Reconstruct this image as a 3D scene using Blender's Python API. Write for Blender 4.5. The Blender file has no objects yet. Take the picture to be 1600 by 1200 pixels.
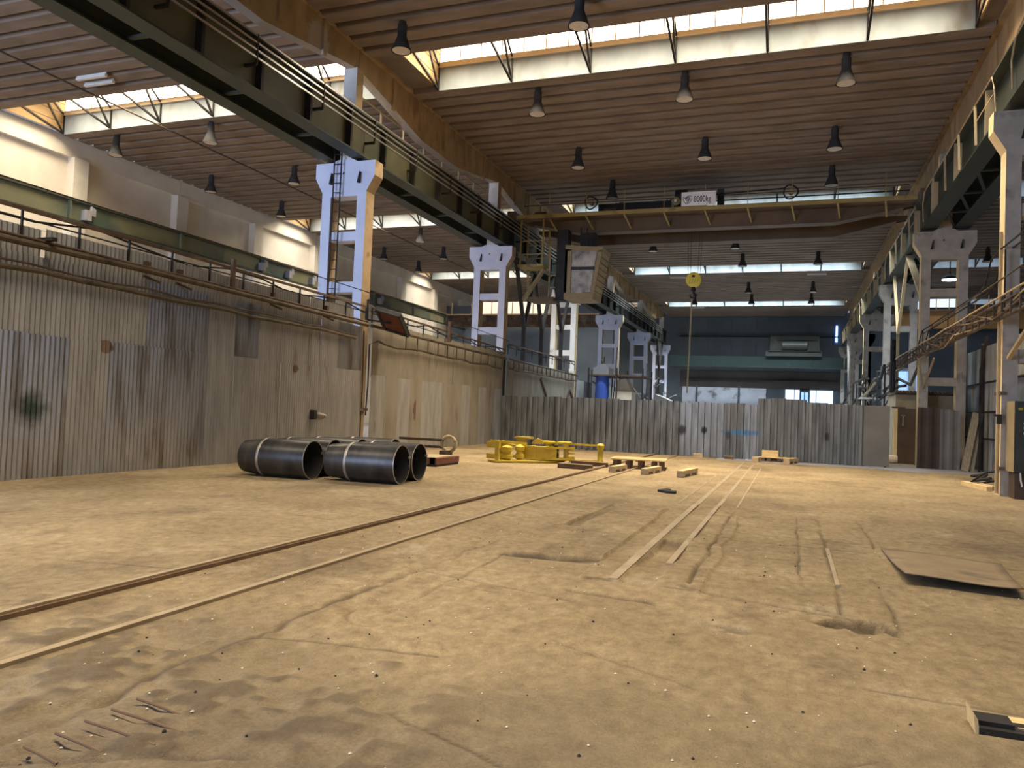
import bpy, math, random
import numpy as np
from mathutils import Vector, Matrix
random.seed(7)
S = bpy.context.scene
COL = S.collection
PI = math.pi
# ------------------------------------------------------------------ camera
cam_d = bpy.data.cameras.new('camera'); cam = bpy.data.objects.new('camera', cam_d); COL.objects.link(cam)
cam_d.sensor_width = 36.0; cam_d.lens = 36.0 * 1190.0 / 1600.0; cam_d.clip_end = 400
dy = Vector((435, -57, -1190)).normalized()
dx = Vector((3244, -94, 1190)); dx = (dx - dy * dx.dot(dy)).normalized()
dz = dx.cross(dy)
cam.matrix_world = Matrix.Translation((0, 0, 1.6)) @ Matrix((dx, dy, dz)).to_4x4()
S.camera = cam
# ------------------------------------------------------------------ view, sky, daylight
S.view_settings.view_transform = 'Standard'; S.view_settings.look = 'None'
S.view_settings.gamma = 1.0; S.view_settings.exposure = 0.6
S.view_settings.use_curve_mapping = False
W = bpy.data.worlds.new('world'); S.world = W; W.use_nodes = True
W.node_tree.nodes['Background'].inputs[0].default_value = (0.62, 0.72, 0.95, 1)
W.node_tree.nodes['Background'].inputs[1].default_value = 0.35

def area(name, loc, aim, sx, sy, power, color, spread=PI):
    d = bpy.data.lights.new(name, 'AREA'); d.shape = 'RECTANGLE'; d.size = sx; d.size_y = sy
    d.energy = power; d.color = color; d.spread = spread
    o = bpy.data.objects.new(name, d); COL.objects.link(o); o.location = loc
    o.rotation_euler = Vector(aim).to_track_quat('-Z', 'Y').to_euler(); return o
SKY_FAR = [5.95, 24.45, 42.95, 61.45, 79.95]        # far edge of each roof-light strip
SKY_W = 2.75
WARM = (1.0, 0.86, 0.66); DAY = (1.0, 0.93, 0.82); COOL = (0.62, 0.76, 1.0)
HALL_P = [1180, 2000, 2000, 2600, 2500]
AISLE_P = [1000, 1150, 1150, 1150, 1100]
for i, yf in enumerate(SKY_FAR):
    area('skylight_daylight', (-4.1, yf - 1.5, 14.2), (0, 0, -1), 16.0, 1.8, HALL_P[i], WARM if i < 2 else (0.74, 0.87, 1.0), 2.0)
    area('skylight_daylight', (-22.5, yf - 1.5, 14.2), (0, 0, -1), 15.0, 1.8, AISLE_P[i], (1.0, 0.87, 0.67) if i < 2 else DAY, 2.4)
    if i: area('skylight_daylight', (13.0, yf - 1.5, 14.2), (0, 0, -1), 12.0, 1.8, 300, COOL, 2.4)
# open gates behind the photographer: cool shade light in the left aisle
area('gate_daylight', (-22.0, -7.5, 5.0), (0.12, 1, 0.02), 13.0, 9.0, 3900, (0.50, 0.66, 1.0))

# ------------------------------------------------------------------ materials
def mat(name, c1, c2=None, rough=0.8, metal=0.0, scale=3.0, stretch=(1, 1, 1), bump=0.0, bscale=30.0,
        c3=None, t3=(0.6, 0.7), s3=1.2, emit=None, estr=0.0, spec=0.4, world=False):
    m = bpy.data.materials.new(name); m.use_nodes = True; nt = m.node_tree; N = nt.nodes; L = nt.links
    b = N['Principled BSDF']; b.inputs['Roughness'].default_value = rough; b.inputs['Metallic'].default_value = metal
    b.inputs['Specular IOR Level'].default_value = spec
    m.diffuse_color = (*c1, 1)
    if emit:
        b.inputs['Emission Color'].default_value = (*emit, 1); b.inputs['Emission Strength'].default_value = estr
    if world:
        tc = N.new('ShaderNodeNewGeometry'); src = tc.outputs['Position']
    else:
        tc = N.new('ShaderNodeTexCoord'); src = tc.outputs['Object']
    mp = N.new('ShaderNodeMapping'); mp.inputs['Scale'].default_value = stretch; L.new(src, mp.inputs[0])
    col = None
    def noise(sc, det=5.0):
        n = N.new('ShaderNodeTexNoise'); n.inputs['Scale'].default_value = sc; n.inputs['Detail'].default_value = det
        L.new(mp.outputs[0], n.inputs['Vector']); return n
    if c2 is not None:
        n = noise(scale); r = N.new('ShaderNodeValToRGB'); e = r.color_ramp.elements
        e[0].position = 0.35; e[0].color = (*c1, 1); e[1].position = 0.65; e[1].color = (*c2, 1)
        L.new(n.outputs[0], r.inputs[0]); col = r.outputs[0]
        if c3 is not None:
            n3 = noise(s3, 8.0); r3 = N.new('ShaderNodeValToRGB'); e = r3.color_ramp.elements
            e[0].position = t3[0]; e[0].color = (0, 0, 0, 1); e[1].position = t3[1]; e[1].color = (1, 1, 1, 1)
            L.new(n3.outputs[0], r3.inputs[0]); mx = N.new('ShaderNodeMixRGB')
            L.new(r3.outputs[0], mx.inputs[0]); L.new(col, mx.inputs[1]); mx.inputs[2].default_value = (*c3, 1)
            col = mx.outputs[0]
        L.new(col, b.inputs['Base Color'])
    else:
        b.inputs['Base Color'].default_value = (*c1, 1)
    if bump:
        n = noise(bscale, 6.0); bp = N.new('ShaderNodeBump'); bp.inputs['Strength'].default_value = bump
        bp.inputs['Distance'].default_value = 0.02
        L.new(n.outputs[0], bp.inputs['Height']); L.new(bp.outputs[0], b.inputs['Normal'])
    m['col'] = 0
    return m, col

def spots(m, lst):
    """sprayed paint marks: list of (centre, radii, colour, softness) in world metres"""
    nt = m.node_tree; N = nt.nodes; L = nt.links; b = N['Principled BSDF']
    g = N.new('ShaderNodeNewGeometry')
    for c, r, colr, soft in lst:
        v = N.new('ShaderNodeVectorMath'); v.operation = 'SUBTRACT'; L.new(g.outputs['Position'], v.inputs[0]); v.inputs[1].default_value = c
        d = N.new('ShaderNodeVectorMath'); d.operation = 'DIVIDE'; L.new(v.outputs[0], d.inputs[0]); d.inputs[1].default_value = r
        ln = N.new('ShaderNodeVectorMath'); ln.operation = 'LENGTH'; L.new(d.outputs[0], ln.inputs[0])
        nz = N.new('ShaderNodeTexNoise'); nz.inputs['Scale'].default_value = 6; L.new(g.outputs['Position'], nz.inputs['Vector'])
        ad = N.new('ShaderNodeMath'); ad.operation = 'MULTIPLY_ADD'; L.new(nz.outputs[0], ad.inputs[0]); ad.inputs[1].default_value = 0.7
        L.new(ln.outputs['Value'], ad.inputs[2])
        mr = N.new('ShaderNodeMapRange'); L.new(ad.outputs[0], mr.inputs[0])
        mr.inputs[1].default_value = 1.35 - soft; mr.inputs[2].default_value = 1.35; mr.inputs[3].default_value = 0.9; mr.inputs[4].default_value = 0.0
        mx = N.new('ShaderNodeMixRGB'); L.new(mr.outputs[0], mx.inputs[0])
        old = b.inputs['Base Color']
        if old.links: L.new(old.links[0].from_socket, mx.inputs[1])
        else: mx.inputs[1].default_value = old.default_value
        mx.inputs[2].default_value = (*colr, 1); L.new(mx.outputs[0], old)

M = {}
def dm(k, *a, **kw): M[k] = mat(k, *a, **kw)[0]
def floor_mat():
    m = bpy.data.materials.new('dusty_floor'); m.use_nodes = True; nt = m.node_tree; N = nt.nodes; L = nt.links; b = N['Principled BSDF']
    b.inputs['Roughness'].default_value = 0.82; b.inputs['Specular IOR Level'].default_value = 0.35
    g = N.new('ShaderNodeNewGeometry')
    def noise(sc, det, stretch=(1, 1, 1), rough=.55):
        mp = N.new('ShaderNodeMapping'); mp.inputs['Scale'].default_value = stretch; L.new(g.outputs['Position'], mp.inputs[0])
        n = N.new('ShaderNodeTexNoise'); n.inputs['Scale'].default_value = sc; n.inputs['Detail'].default_value = det; n.inputs['Roughness'].default_value = rough; L.new(mp.outputs[0], n.inputs['Vector']); return n.outputs[0]
    def ramp(src, p0, c0, p1, c1):
        r = N.new('ShaderNodeValToRGB'); e = r.color_ramp.elements; e[0].position = p0; e[0].color = (*c0, 1); e[1].position = p1; e[1].color = (*c1, 1); L.new(src, r.inputs[0]); return r.outputs[0]
    def mix(f, a, c, mode='MIX'):
        x = N.new('ShaderNodeMixRGB'); x.blend_type = mode
        if isinstance(f, float): x.inputs[0].default_value = f
        else: L.new(f, x.inputs[0])
        L.new(a, x.inputs[1])
        if isinstance(c, tuple): x.inputs[2].default_value = (*c, 1)
        else: L.new(c, x.inputs[2])
        return x.outputs[0]
    col = ramp(noise(.55, 6), .36, (.33, .243, .128), .66, (.47, .355, .195))
    col = mix(ramp(noise(.33, 7, (1.6, .8, 1)), .54, (0, 0, 0), .70, (.75, .75, .75)), col, (.17, .118, .07))         # oil and mud
    col = mix(ramp(noise(1.7, 8, (1, .6, 1)), .56, (0, 0, 0), .72, (.6, .6, .6)), col, (.20, .135, .075))
    col = mix(ramp(noise(1.1, 6), .60, (0, 0, 0), .74, (.55, .55, .55)), col, (.50, .42, .30))                              # pale worn dust
    col = mix(1.0, col, ramp(noise(9, 6, (1, .7, 1), .7), .28, (.62, .60, .57), .72, (1.25, 1.25, 1.25)), 'MULTIPLY')
    col = mix(1.0, col, ramp(noise(60, 4, rough=.8), .3, (.78, .77, .76), .7, (1.18, 1.18, 1.18)), 'MULTIPLY')
    sep = N.new('ShaderNodeSeparateXYZ'); L.new(g.outputs['Position'], sep.inputs[0])                                      # near floor: muddy ground, plus darkening painted in for weaker light
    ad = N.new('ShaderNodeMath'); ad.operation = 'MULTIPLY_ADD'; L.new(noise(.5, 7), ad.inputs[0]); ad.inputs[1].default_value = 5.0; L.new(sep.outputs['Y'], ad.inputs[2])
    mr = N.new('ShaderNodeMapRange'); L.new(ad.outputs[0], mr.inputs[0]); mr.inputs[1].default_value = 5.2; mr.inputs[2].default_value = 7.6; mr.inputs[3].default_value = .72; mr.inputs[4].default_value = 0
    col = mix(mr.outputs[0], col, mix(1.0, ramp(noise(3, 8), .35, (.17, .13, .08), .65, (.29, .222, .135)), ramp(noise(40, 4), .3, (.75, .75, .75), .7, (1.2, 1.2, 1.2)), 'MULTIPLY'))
    va = N.new('ShaderNodeAttribute'); va.attribute_name = 'grime_shade'; col = mix(va.outputs['Fac'], col, (.085, .058, .035))        # dirt in cracks and joints, with the shade of hollows painted in
    L.new(col, b.inputs['Base Color'])
    ah = N.new('ShaderNodeMath'); ah.operation = 'ADD'; L.new(noise(9, 9, (1, .6, 1), rough=.75), ah.inputs[0]); L.new(noise(55, 4, rough=.8), ah.inputs[1])
    bp = N.new('ShaderNodeBump'); bp.inputs['Strength'].default_value = .9; bp.inputs['Distance'].default_value = .03; L.new(ah.outputs[0], bp.inputs['Height']); L.new(bp.outputs[0], b.inputs['Normal'])
    M['dusty_floor'] = m
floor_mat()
dm('ceiling_concrete', (0.15, 0.112, 0.082), (0.21, 0.158, 0.118), rough=0.9, scale=0.8, c3=(0.33, 0.27, 0.20), t3=(0.68, 0.76), s3=0.35, world=True)
dm('ceiling_rib', (0.18, 0.132, 0.094), (0.25, 0.187, 0.135), rough=0.9, scale=0.7, stretch=(1, 3, 3), world=True)
dm('dust_sheet', (0.29, 0.275, 0.25), (0.38, 0.365, 0.335), rough=0.5, metal=0.35, scale=1.6, stretch=(1, 3, 0.5), c3=(0.20, 0.165, 0.13), t3=(0.62, 0.74), s3=1.3, world=True)
dm('tan_sheet', (0.2195, 0.1892, 0.14), (0.2876, 0.2497, 0.1892), rough=0.65, metal=0.15, scale=1.3, stretch=(1, 2, 0.6), c3=(0.1362, 0.0946, 0.06054), t3=(0.63, 0.74), s3=1.0, world=True)
dm('zinc_sheet', (0.42, 0.41, 0.395), (0.52, 0.51, 0.50), rough=0.30, metal=0.8, scale=2.2, stretch=(1, 3, 0.5), c3=(0.25, 0.21, 0.16), t3=(0.5, 0.66), s3=1.1, world=True)
dm('fence_dark', (0.115, 0.122, 0.122), (0.235, 0.245, 0.245), rough=0.45, metal=0.55, scale=1.6, stretch=(3, 1, 0.5), c3=(0.09, 0.085, 0.08), t3=(0.55, 0.7), s3=0.9, world=True)
dm('fence_zinc', (0.22, 0.24, 0.26), (0.36, 0.385, 0.41), rough=0.4, metal=0.6, scale=1.8, stretch=(3, 1, 0.5), c3=(0.204, 0.1997, 0.187), t3=(0.55, 0.7), s3=0.9, world=True)
dm('fence_grey', (0.115, 0.125, 0.132), (0.19, 0.20, 0.21), rough=0.55, metal=0.3, scale=1.4, stretch=(3, 1, 0.5), c3=(0.08954, 0.07995, 0.06716), t3=(0.6, 0.72), s3=0.9, world=True)
dm('fence_flat', (0.132, 0.126, 0.114), (0.168, 0.159, 0.144), rough=0.6, metal=0.2, scale=1.0)
for k in ('fence_dark', 'fence_zinc', 'fence_grey'):
    spots(M[k], [((-1.76, 31.2, 1.05), (0.95, 1, 0.13), (0.07, 0.20, 0.40), 0.6), ((-4.11, 31.2, 1.03), (0.22, 1, 0.25), (0.03, 0.03, 0.03), 0.5),
                 ((-3.23, 31.2, 1.07), (0.16, 1, 0.18), (0.02, 0.02, 0.025), 0.4), ((1.32, 31.2, 1.03), (0.12, 1, 0.2), (0.03, 0.03, 0.035), 0.5),
                 ((-2.3, 31.2, 0.92), (0.12, 1, 0.25), (0.04, 0.05, 0.06), 0.5)])

for k in ('dust_sheet', 'tan_sheet', 'zinc_sheet'):
    spots(M[k], [((-12.7, 9.83, 1.26), (1, 0.42, 0.40), (0.045, 0.075, 0.045), 0.7), ((-12.7, 17.45, 2.45), (1, 0.14, 0.12), (0.15, 0.09, 0.05), 0.2),
                 ((-12.7, 11.35, 2.5), (1, 0.16, 0.14), (0.20, 0.12, 0.07), 0.15), ((-12.7, 24.6, 1.4), (1, 0.12, 0.5), (0.13, 0.05, 0.03), 0.4)])
dm('cool_lit_wash', (0.56, 0.60, 0.74), (0.66, 0.69, 0.82), rough=0.9, scale=1.3, c3=(0.42, 0.40, 0.42), t3=(0.66, 0.8), s3=1.4)  # white column paint with cool daylight put into its colour
dm('whitewash', (0.66, 0.63, 0.57), (0.76, 0.73, 0.67), rough=0.9, scale=1.3, c3=(0.45, 0.40, 0.33), t3=(0.63, 0.75), s3=1.4)
dm('warm_lit_side', (0.2964, 0.2067, 0.1131), (0.39, 0.2769, 0.156), rough=0.9, scale=2.0, c3=(0.2184, 0.1404, 0.0702), t3=(0.64, 0.74), s3=2.0)  # warm hall light put into the colour of the column sides
dm('cream_warm_lit', (0.70, 0.52, 0.26), (0.82, 0.63, 0.34), rough=0.85, scale=1.5, c3=(0.42, 0.29, 0.14), t3=(0.64, 0.76), s3=2.0)  # cream; on column faces it carries painted-in warm light
dm('grey_concrete', (0.3571, 0.3125, 0.253), (0.4464, 0.3943, 0.3274), rough=0.95, scale=2.5, c3=(0.2232, 0.1934, 0.1562), t3=(0.6, 0.72), s3=1.6, bump=0.2)
dm('beam_concrete', (0.29, 0.19, 0.09), (0.42, 0.285, 0.145), rough=0.9, scale=1.0, stretch=(1, 1.5, 0.7), c3=(0.24, 0.15, 0.07), t3=(0.58, 0.7), s3=0.9)
spots(M['beam_concrete'], [((-13.53, 18.9, 12.35), (.5, .6, .6), (.42, .35, .26), .2)])
dm('beam_under', (0.46, 0.41, 0.35), (0.54, 0.48, 0.42), rough=0.9, scale=1.0)
dm('green_steel', (0.0248, 0.031, 0.02108), (0.03844, 0.04526, 0.02976), rough=0.55, scale=1.2, c3=(0.0558, 0.0465, 0.0279), t3=(0.62, 0.74), s3=1.2)
dm('olive_lit_steel', (0.084, 0.0784, 0.0416), (0.116, 0.1056, 0.056), rough=0.55, scale=0.8, c3=(0.072, 0.076, 0.048), t3=(0.5, 0.66), s3=0.6)  # roof-light glow on the near girder webs, put into the colour
dm('pale_green_steel', (0.1445, 0.1403, 0.0765), (0.1997, 0.187, 0.09775), rough=0.6, scale=0.5, c3=(0.07225, 0.0935, 0.07225), t3=(0.5, 0.62), s3=0.25)
dm('dark_steel', (0.021, 0.018, 0.0156), (0.036, 0.03, 0.024), rough=0.6, metal=0.3, scale=3)
dm('tan_steel', (0.4, 0.296, 0.16), (0.48, 0.368, 0.208), rough=0.7, scale=2)
dm('rusty_steel', (0.0715, 0.0403, 0.02275), (0.1235, 0.07475, 0.04225), rough=0.8, scale=2.5, c3=(0.156, 0.13, 0.0845), t3=(0.55, 0.7), s3=1.5)
dm('old_pipe', (0.0696, 0.05003, 0.03045), (0.1087, 0.08265, 0.0522), rough=0.75, scale=1.5, c3=(0.03915, 0.02392, 0.01522), t3=(0.55, 0.68), s3=1.8)
dm('conductor_metal', (0.62, 0.58, 0.52), None, rough=0.3, metal=0.9)
dm('crane_yellow', (0.30, 0.215, 0.06), (0.37, 0.27, 0.085), rough=0.55, scale=1.2, c3=(0.20, 0.13, 0.05), t3=(0.58, 0.7), s3=1.2)
dm('crane_brown', (0.096, 0.06, 0.0304), (0.136, 0.084, 0.0416), rough=0.6, scale=1.0)
dm('cab_cream', (0.27, 0.2025, 0.1035), (0.342, 0.261, 0.1395), rough=0.6, scale=2.0, c3=(0.234, 0.162, 0.081), t3=(0.6, 0.72), s3=2)
dm('safety_yellow', (0.44, 0.32, 0.028), (0.528, 0.392, 0.04), rough=0.45, scale=4, c3=(0.32, 0.216, 0.032), t3=(0.6, 0.72), s3=3)
dm('hook_yellow', (0.80, 0.62, 0.08), None, rough=0.5)
dm('black_paint', (0.012, 0.012, 0.012), None, rough=0.5)
dm('mill_steel', (0.038, 0.036, 0.035), (0.08, 0.074, 0.068), rough=0.36, metal=0.55, scale=1.4, stretch=(3, 1, 1), c3=(0.12, 0.095, 0.065), t3=(0.58, 0.74), s3=1.4)
dm('weld', (0.30, 0.26, 0.22), (0.42, 0.38, 0.33), rough=0.45, metal=0.6, scale=8)
dm('cut_edge', (0.42, 0.38, 0.33), None, rough=0.4, metal=0.7)
dm('rim_dark', (0.02, 0.02, 0.02), (0.035, 0.032, 0.03), rough=0.8, metal=0.2, scale=3)
dm('red_oxide', (0.13, 0.045, 0.03), (0.19, 0.07, 0.045), rough=0.7, scale=4)
dm('dusty_wood', (0.357, 0.2635, 0.153), (0.476, 0.3655, 0.2295), rough=0.85, scale=3, stretch=(1, 8, 8))
dm('old_wood', (0.0935, 0.055, 0.03025), (0.143, 0.09075, 0.05225), rough=0.85, scale=3, stretch=(1, 8, 8))
dm('fresh_wood', (0.62, 0.44, 0.20), (0.74, 0.55, 0.28), rough=0.8, scale=3, stretch=(1, 8, 8))
dm('grey_wood', (0.20, 0.165, 0.11), (0.30, 0.25, 0.175), rough=0.9, scale=3, stretch=(8, 8, 1))
dm('white_panel', (0.70, 0.63, 0.51), (0.78, 0.71, 0.59), rough=0.9, scale=0.8, c3=(0.60, 0.54, 0.46), t3=(0.6, 0.72), s3=0.5, world=True)
dm('upstand_sheet', (0.2304, 0.2592, 0.2592), (0.3053, 0.3341, 0.3226), rough=0.7, scale=1.4, stretch=(1, 1, 0.5), c3=(0.1901, 0.1786, 0.1382), t3=(0.58, 0.72), s3=1.0, world=True)
dm('beige_sill', (0.62, 0.50, 0.32), (0.68, 0.56, 0.38), rough=0.8, scale=1.0)
dm('skylight_glass', (0.8, 0.8, 0.78), None, rough=0.4, emit=(1.0, 0.90, 0.72), estr=9.0)
dm('skylight_far_glass', (0.6, 0.7, 0.8), None, rough=0.4, emit=(0.74, 0.87, 1.0), estr=1.3)
dm('monitor_board', (0.315, 0.2025, 0.09), (0.39, 0.255, 0.12), rough=0.9, scale=1.0)
dm('lamp_grey', (0.04, 0.04, 0.04), (0.055, 0.053, 0.05), rough=0.85, metal=0.0, spec=0.15, scale=3)
dm('lamp_lens', (0.62, 0.55, 0.44), None, rough=0.5)
dm('tube_white', (0.75, 0.72, 0.66), None, rough=0.5)
dm('end_dark', (0.1084, 0.1337, 0.1517), (0.1373, 0.1626, 0.1806), rough=0.8, scale=0.5, world=True)
dm('end_green', (0.011, 0.02338, 0.0187), (0.01513, 0.03025, 0.0242), rough=0.6, scale=0.3, c3=(0.0385, 0.05225, 0.04125), t3=(0.7, 0.76), s3=0.5)
dm('end_brown', (0.075, 0.065, 0.058), (0.10, 0.088, 0.078), rough=0.8, scale=0.5)
dm('end_white', (0.62, 0.66, 0.72), (0.74, 0.77, 0.82), rough=0.9, scale=1.2, c3=(0.22, 0.22, 0.22), t3=(0.58, 0.7), s3=0.8, world=True)
dm('window_day', (0.5, 0.6, 0.75), None, rough=0.3, emit=(0.70, 0.84, 1.0), estr=0.85)
dm('window_blue', (0.3, 0.45, 0.75), None, rough=0.3, emit=(0.30, 0.52, 1.0), estr=0.9)
dm('blue_led', (0.05, 0.1, 0.5), None, rough=0.3, emit=(0.16, 0.34, 1.0), estr=4.5)
dm('lamp_glow', (0.9, 0.9, 1.0), None, rough=0.3, emit=(0.80, 0.86, 1.0), estr=14.0)
dm('sign_white', (0.86, 0.80, 0.74), (0.90, 0.85, 0.80), rough=0.7, scale=4)
dm('orange_steel', (0.42, 0.20, 0.06), (0.52, 0.27, 0.09), rough=0.6, scale=1)
dm('cab_box_green', (0.0385, 0.042, 0.0315), (0.0525, 0.0546, 0.042), rough=0.45, scale=2)
dm('cable_black', (0.02, 0.018, 0.016), None, rough=0.6)
dm('plaster', (0.34, 0.27, 0.16), (0.42, 0.34, 0.21), rough=0.95, scale=2)
dm('rust_door', (0.085, 0.055, 0.035), (0.13, 0.085, 0.055), rough=0.6, metal=0.2, scale=1.5, c3=(0.22, 0.18, 0.13), t3=(0.62, 0.74), s3=1.2)
dm('brown_sheet', (0.033, 0.0204, 0.0156), (0.051, 0.033, 0.024), rough=0.6, scale=1.5)
dm('clad_sheet', (0.34, 0.34, 0.32), (0.46, 0.455, 0.42), rough=0.6, metal=0.2, scale=1.2, stretch=(3, 3, 0.5), c3=(0.30, 0.27, 0.16), t3=(0.58, 0.7), s3=0.8, world=True)
dm('floor_plate', (0.20, 0.142, 0.078), (0.29, 0.21, 0.12), rough=0.85, metal=0.0, scale=1.5, c3=(0.09, 0.07, 0.05), t3=(0.55, 0.7), s3=1.2)
dm('ceramic', (0.136, 0.048, 0.024), (0.104, 0.036, 0.02), rough=0.8, scale=12)
dm('edge_strip', (0.289, 0.221, 0.136), (0.374, 0.2932, 0.187), rough=0.7, metal=0.15, scale=2)
dm('rail_steel', (0.304, 0.232, 0.14), (0.376, 0.292, 0.184), rough=0.55, metal=0.3, scale=2)
dm('rail_side', (0.13, 0.075, 0.04), (0.19, 0.115, 0.06), rough=0.8, scale=4)
dm('blue_plastic', (0.06, 0.12, 0.45), None, rough=0.5)
dm('cream_sack', (0.55, 0.45, 0.32), (0.64, 0.53, 0.4), rough=0.9, scale=2)
dm('cab_glass', (0.16, 0.17, 0.17), (0.60, 0.58, 0.54), rough=0.15, scale=1.5)  # pale noise paints a reflection into the glass
dm('rubber_black', (0.015, 0.014, 0.014), (0.03, 0.026, 0.022), rough=0.85, scale=6)
dm('neutral_grey', (0.26, 0.25, 0.25), None, rough=0.9)

# ------------------------------------------------------------------ geometry helpers
WOFF = {}
class MB:
    def __init__(s): s.v = []; s.f = []
    def quad(s, a, b, c, d):
        n = len(s.v); s.v += [a, b, c, d]; s.f.append((n, n + 1, n + 2, n + 3)); return s
    def box(s, x0, x1, y0, y1, z0, z1):
        n = len(s.v)
        s.v += [(x0, y0, z0), (x1, y0, z0), (x1, y1, z0), (x0, y1, z0), (x0, y0, z1), (x1, y0, z1), (x1, y1, z1), (x0, y1, z1)]
        s.f += [(n, n + 3, n + 2, n + 1), (n + 4, n + 5, n + 6, n + 7), (n, n + 1, n + 5, n + 4), (n + 1, n + 2, n + 6, n + 5), (n + 2, n + 3, n + 7, n + 6), (n + 3, n, n + 4, n + 7)]
        return s
    def bar(s, p, q, w, h=None, up=(0, 0, 1)):
        h = h or w; p = Vector(p); q = Vector(q); d = (q - p).normalized(); u = Vector(up)
        if abs(d.dot(u)) > 0.97: u = Vector((0, 1, 0))
        a = d.cross(u).normalized() * (w / 2); b = a.cross(d).normalized() * (h / 2); n = len(s.v)
        for c in (p, q):
            for e in (-a - b, a - b, a + b, -a + b): s.v.append(tuple(c + e))
        s.f += [(n + 3, n + 2, n + 1, n), (n + 4, n + 5, n + 6, n + 7)] + [(n + i, n + (i + 1) % 4, n + 4 + (i + 1) % 4, n + 4 + i) for i in range(4)]
        return s
    def tube(s, pts, r, k=8, closed=False):
        pts = [Vector(p) for p in pts]; n0 = len(s.v); m = len(pts)
        for i, p in enumerate(pts):
            if closed: d = pts[(i + 1) % m] - pts[i - 1]
            else: d = pts[min(i + 1, m - 1)] - pts[max(i - 1, 0)]
            d.normalize(); u = Vector((0, 0, 1)) if abs(d.z) < 0.9 else Vector((0, 1, 0))
            a = d.cross(u).normalized(); b = a.cross(d)
            rr = r[i] if isinstance(r, (list, tuple)) else r
            for j in range(k):
                t = 2 * PI * j / k; s.v.append(tuple(p + a * math.cos(t) * rr + b * math.sin(t) * rr))
        for i in range(m if closed else m - 1):
            i2 = (i + 1) % m
            for j in range(k):
                s.f.append((n0 + i * k + j, n0 + i * k + (j + 1) % k, n0 + i2 * k + (j + 1) % k, n0 + i2 * k + j))
        if not closed:
            s.f.append(tuple(n0 + j for j in range(k - 1, -1, -1))); s.f.append(tuple(n0 + (m - 1) * k + j for j in range(k)))
        return s
    def prism(s, poly, axis, a, b):
        """poly = 2D points; axis 'x','y','z' is the extrusion axis, from a to b"""
        def P(u, v, t): return {'x': (t, u, v), 'y': (u, t, v), 'z': (u, v, t)}[axis]
        n = len(s.v); k = len(poly)
        s.v += [P(u, v, a) for u, v in poly] + [P(u, v, b) for u, v in poly]
        s.f.append(tuple(range(n + k - 1, n - 1, -1))); s.f.append(tuple(range(n + k, n + 2 * k)))
        s.f += [(n + i, n + (i + 1) % k, n + k + (i + 1) % k, n + k + i) for i in range(k)]
        return s
    def lathe(s, prof, k=16, c=(0, 0, 0), axis='z', cap=True):
        """prof = [(radius, height)]"""
        n = len(s.v); c = Vector(c)
        for r, h in prof:
            for j in range(k):
                t = 2 * PI * j / k; a = math.cos(t) * r; b = math.sin(t) * r
                s.v.append(tuple(c + Vector({'z': (a, b, h), 'x': (h, a, b), 'y': (b, h, a)}[axis])))
        for i in range(len(prof) - 1):
            for j in range(k):
                s.f.append((n + i * k + j, n + i * k + (j + 1) % k, n + (i + 1) * k + (j + 1) % k, n + (i + 1) * k + j))
        if cap:
            s.f.append(tuple(n + j for j in range(k - 1, -1, -1))); m = len(prof) - 1
            s.f.append(tuple(n + m * k + j for j in range(k)))
        return s
    def mesh(s, name, off=(0, 0, 0), smooth=False):
        me = bpy.data.meshes.new(name)
        ox, oy, oz = off
        me.from_pydata([(x - ox, y - oy, z - oz) for x, y, z in s.v], [], s.f)
        if smooth:
            me.polygons.foreach_set('use_smooth', [True] * len(me.polygons))
            try: me.set_sharp_from_angle(angle=0.7)
            except Exception: pass
        me.update(); return me
    def build(s, name, m, parent=None, smooth=False, local=False, fix=True):
        if fix: s.fixn()
        if parent is not None:
            off = (0, 0, 0) if local else WOFF.get(parent.name, (0, 0, 0))
            o = bpy.data.objects.new(name, s.mesh(name, off, smooth)); COL.objects.link(o); o.parent = parent
            WOFF[o.name] = off
        else:
            xs = [v[0] for v in s.v]; ys = [v[1] for v in s.v]; zs = [v[2] for v in s.v]
            off = ((min(xs) + max(xs)) / 2, (min(ys) + max(ys)) / 2, min(zs))
            o = bpy.data.objects.new(name, s.mesh(name, off, smooth)); COL.objects.link(o); o.location = off
            WOFF[o.name] = off
        for k in ([m] if isinstance(m, str) else m): o.data.materials.append(M[k])
        return o
    def fixn(s): return s

def tag(o, label=None, cat=None, group=None, kind=None):
    if label: o['label'] = label
    if cat: o['category'] = cat
    if group: o['group'] = group
    if kind: o['kind'] = kind
    return o
def thing(name, label, cat, loc=(0, 0, 0), rz=0, group=None, kind=None):
    o = bpy.data.objects.new(name, None); COL.objects.link(o); o.location = loc; o.rotation_euler = (0, 0, rz)
    o.empty_display_size = 0.2; WOFF[o.name] = tuple(loc); return tag(o, label, cat, group, kind)
def dup(root, loc, rz=None, label=None, group=None):
    r = root.copy(); COL.objects.link(r); r.location = loc
    if rz is not None: r.rotation_euler = (0, 0, rz)
    if label: r['label'] = label
    if group: r['group'] = group
    WOFF[r.name] = tuple(loc)
    for ch in list(root.children):
        c = ch.copy(); COL.objects.link(c); c.parent = r
        for g in list(ch.children):
            d = g.copy(); COL.objects.link(d); d.parent = c
    return r
def inst(me, name, loc, parent, mname=None):
    """a piece sharing mesh data, child of parent, world location loc"""
    o = bpy.data.objects.new(name, me); COL.objects.link(o); o.parent = parent
    w = WOFF.get(parent.name, (0, 0, 0)); o.location = (loc[0] - w[0], loc[1] - w[1], loc[2] - w[2]); return o
def withmat(me, *k):
    for a in k: me.materials.append(M[a])
    return me
def paint(o, fn):
    for p in o.data.polygons: p.material_index = fn(p.normal, p.center)
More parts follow.
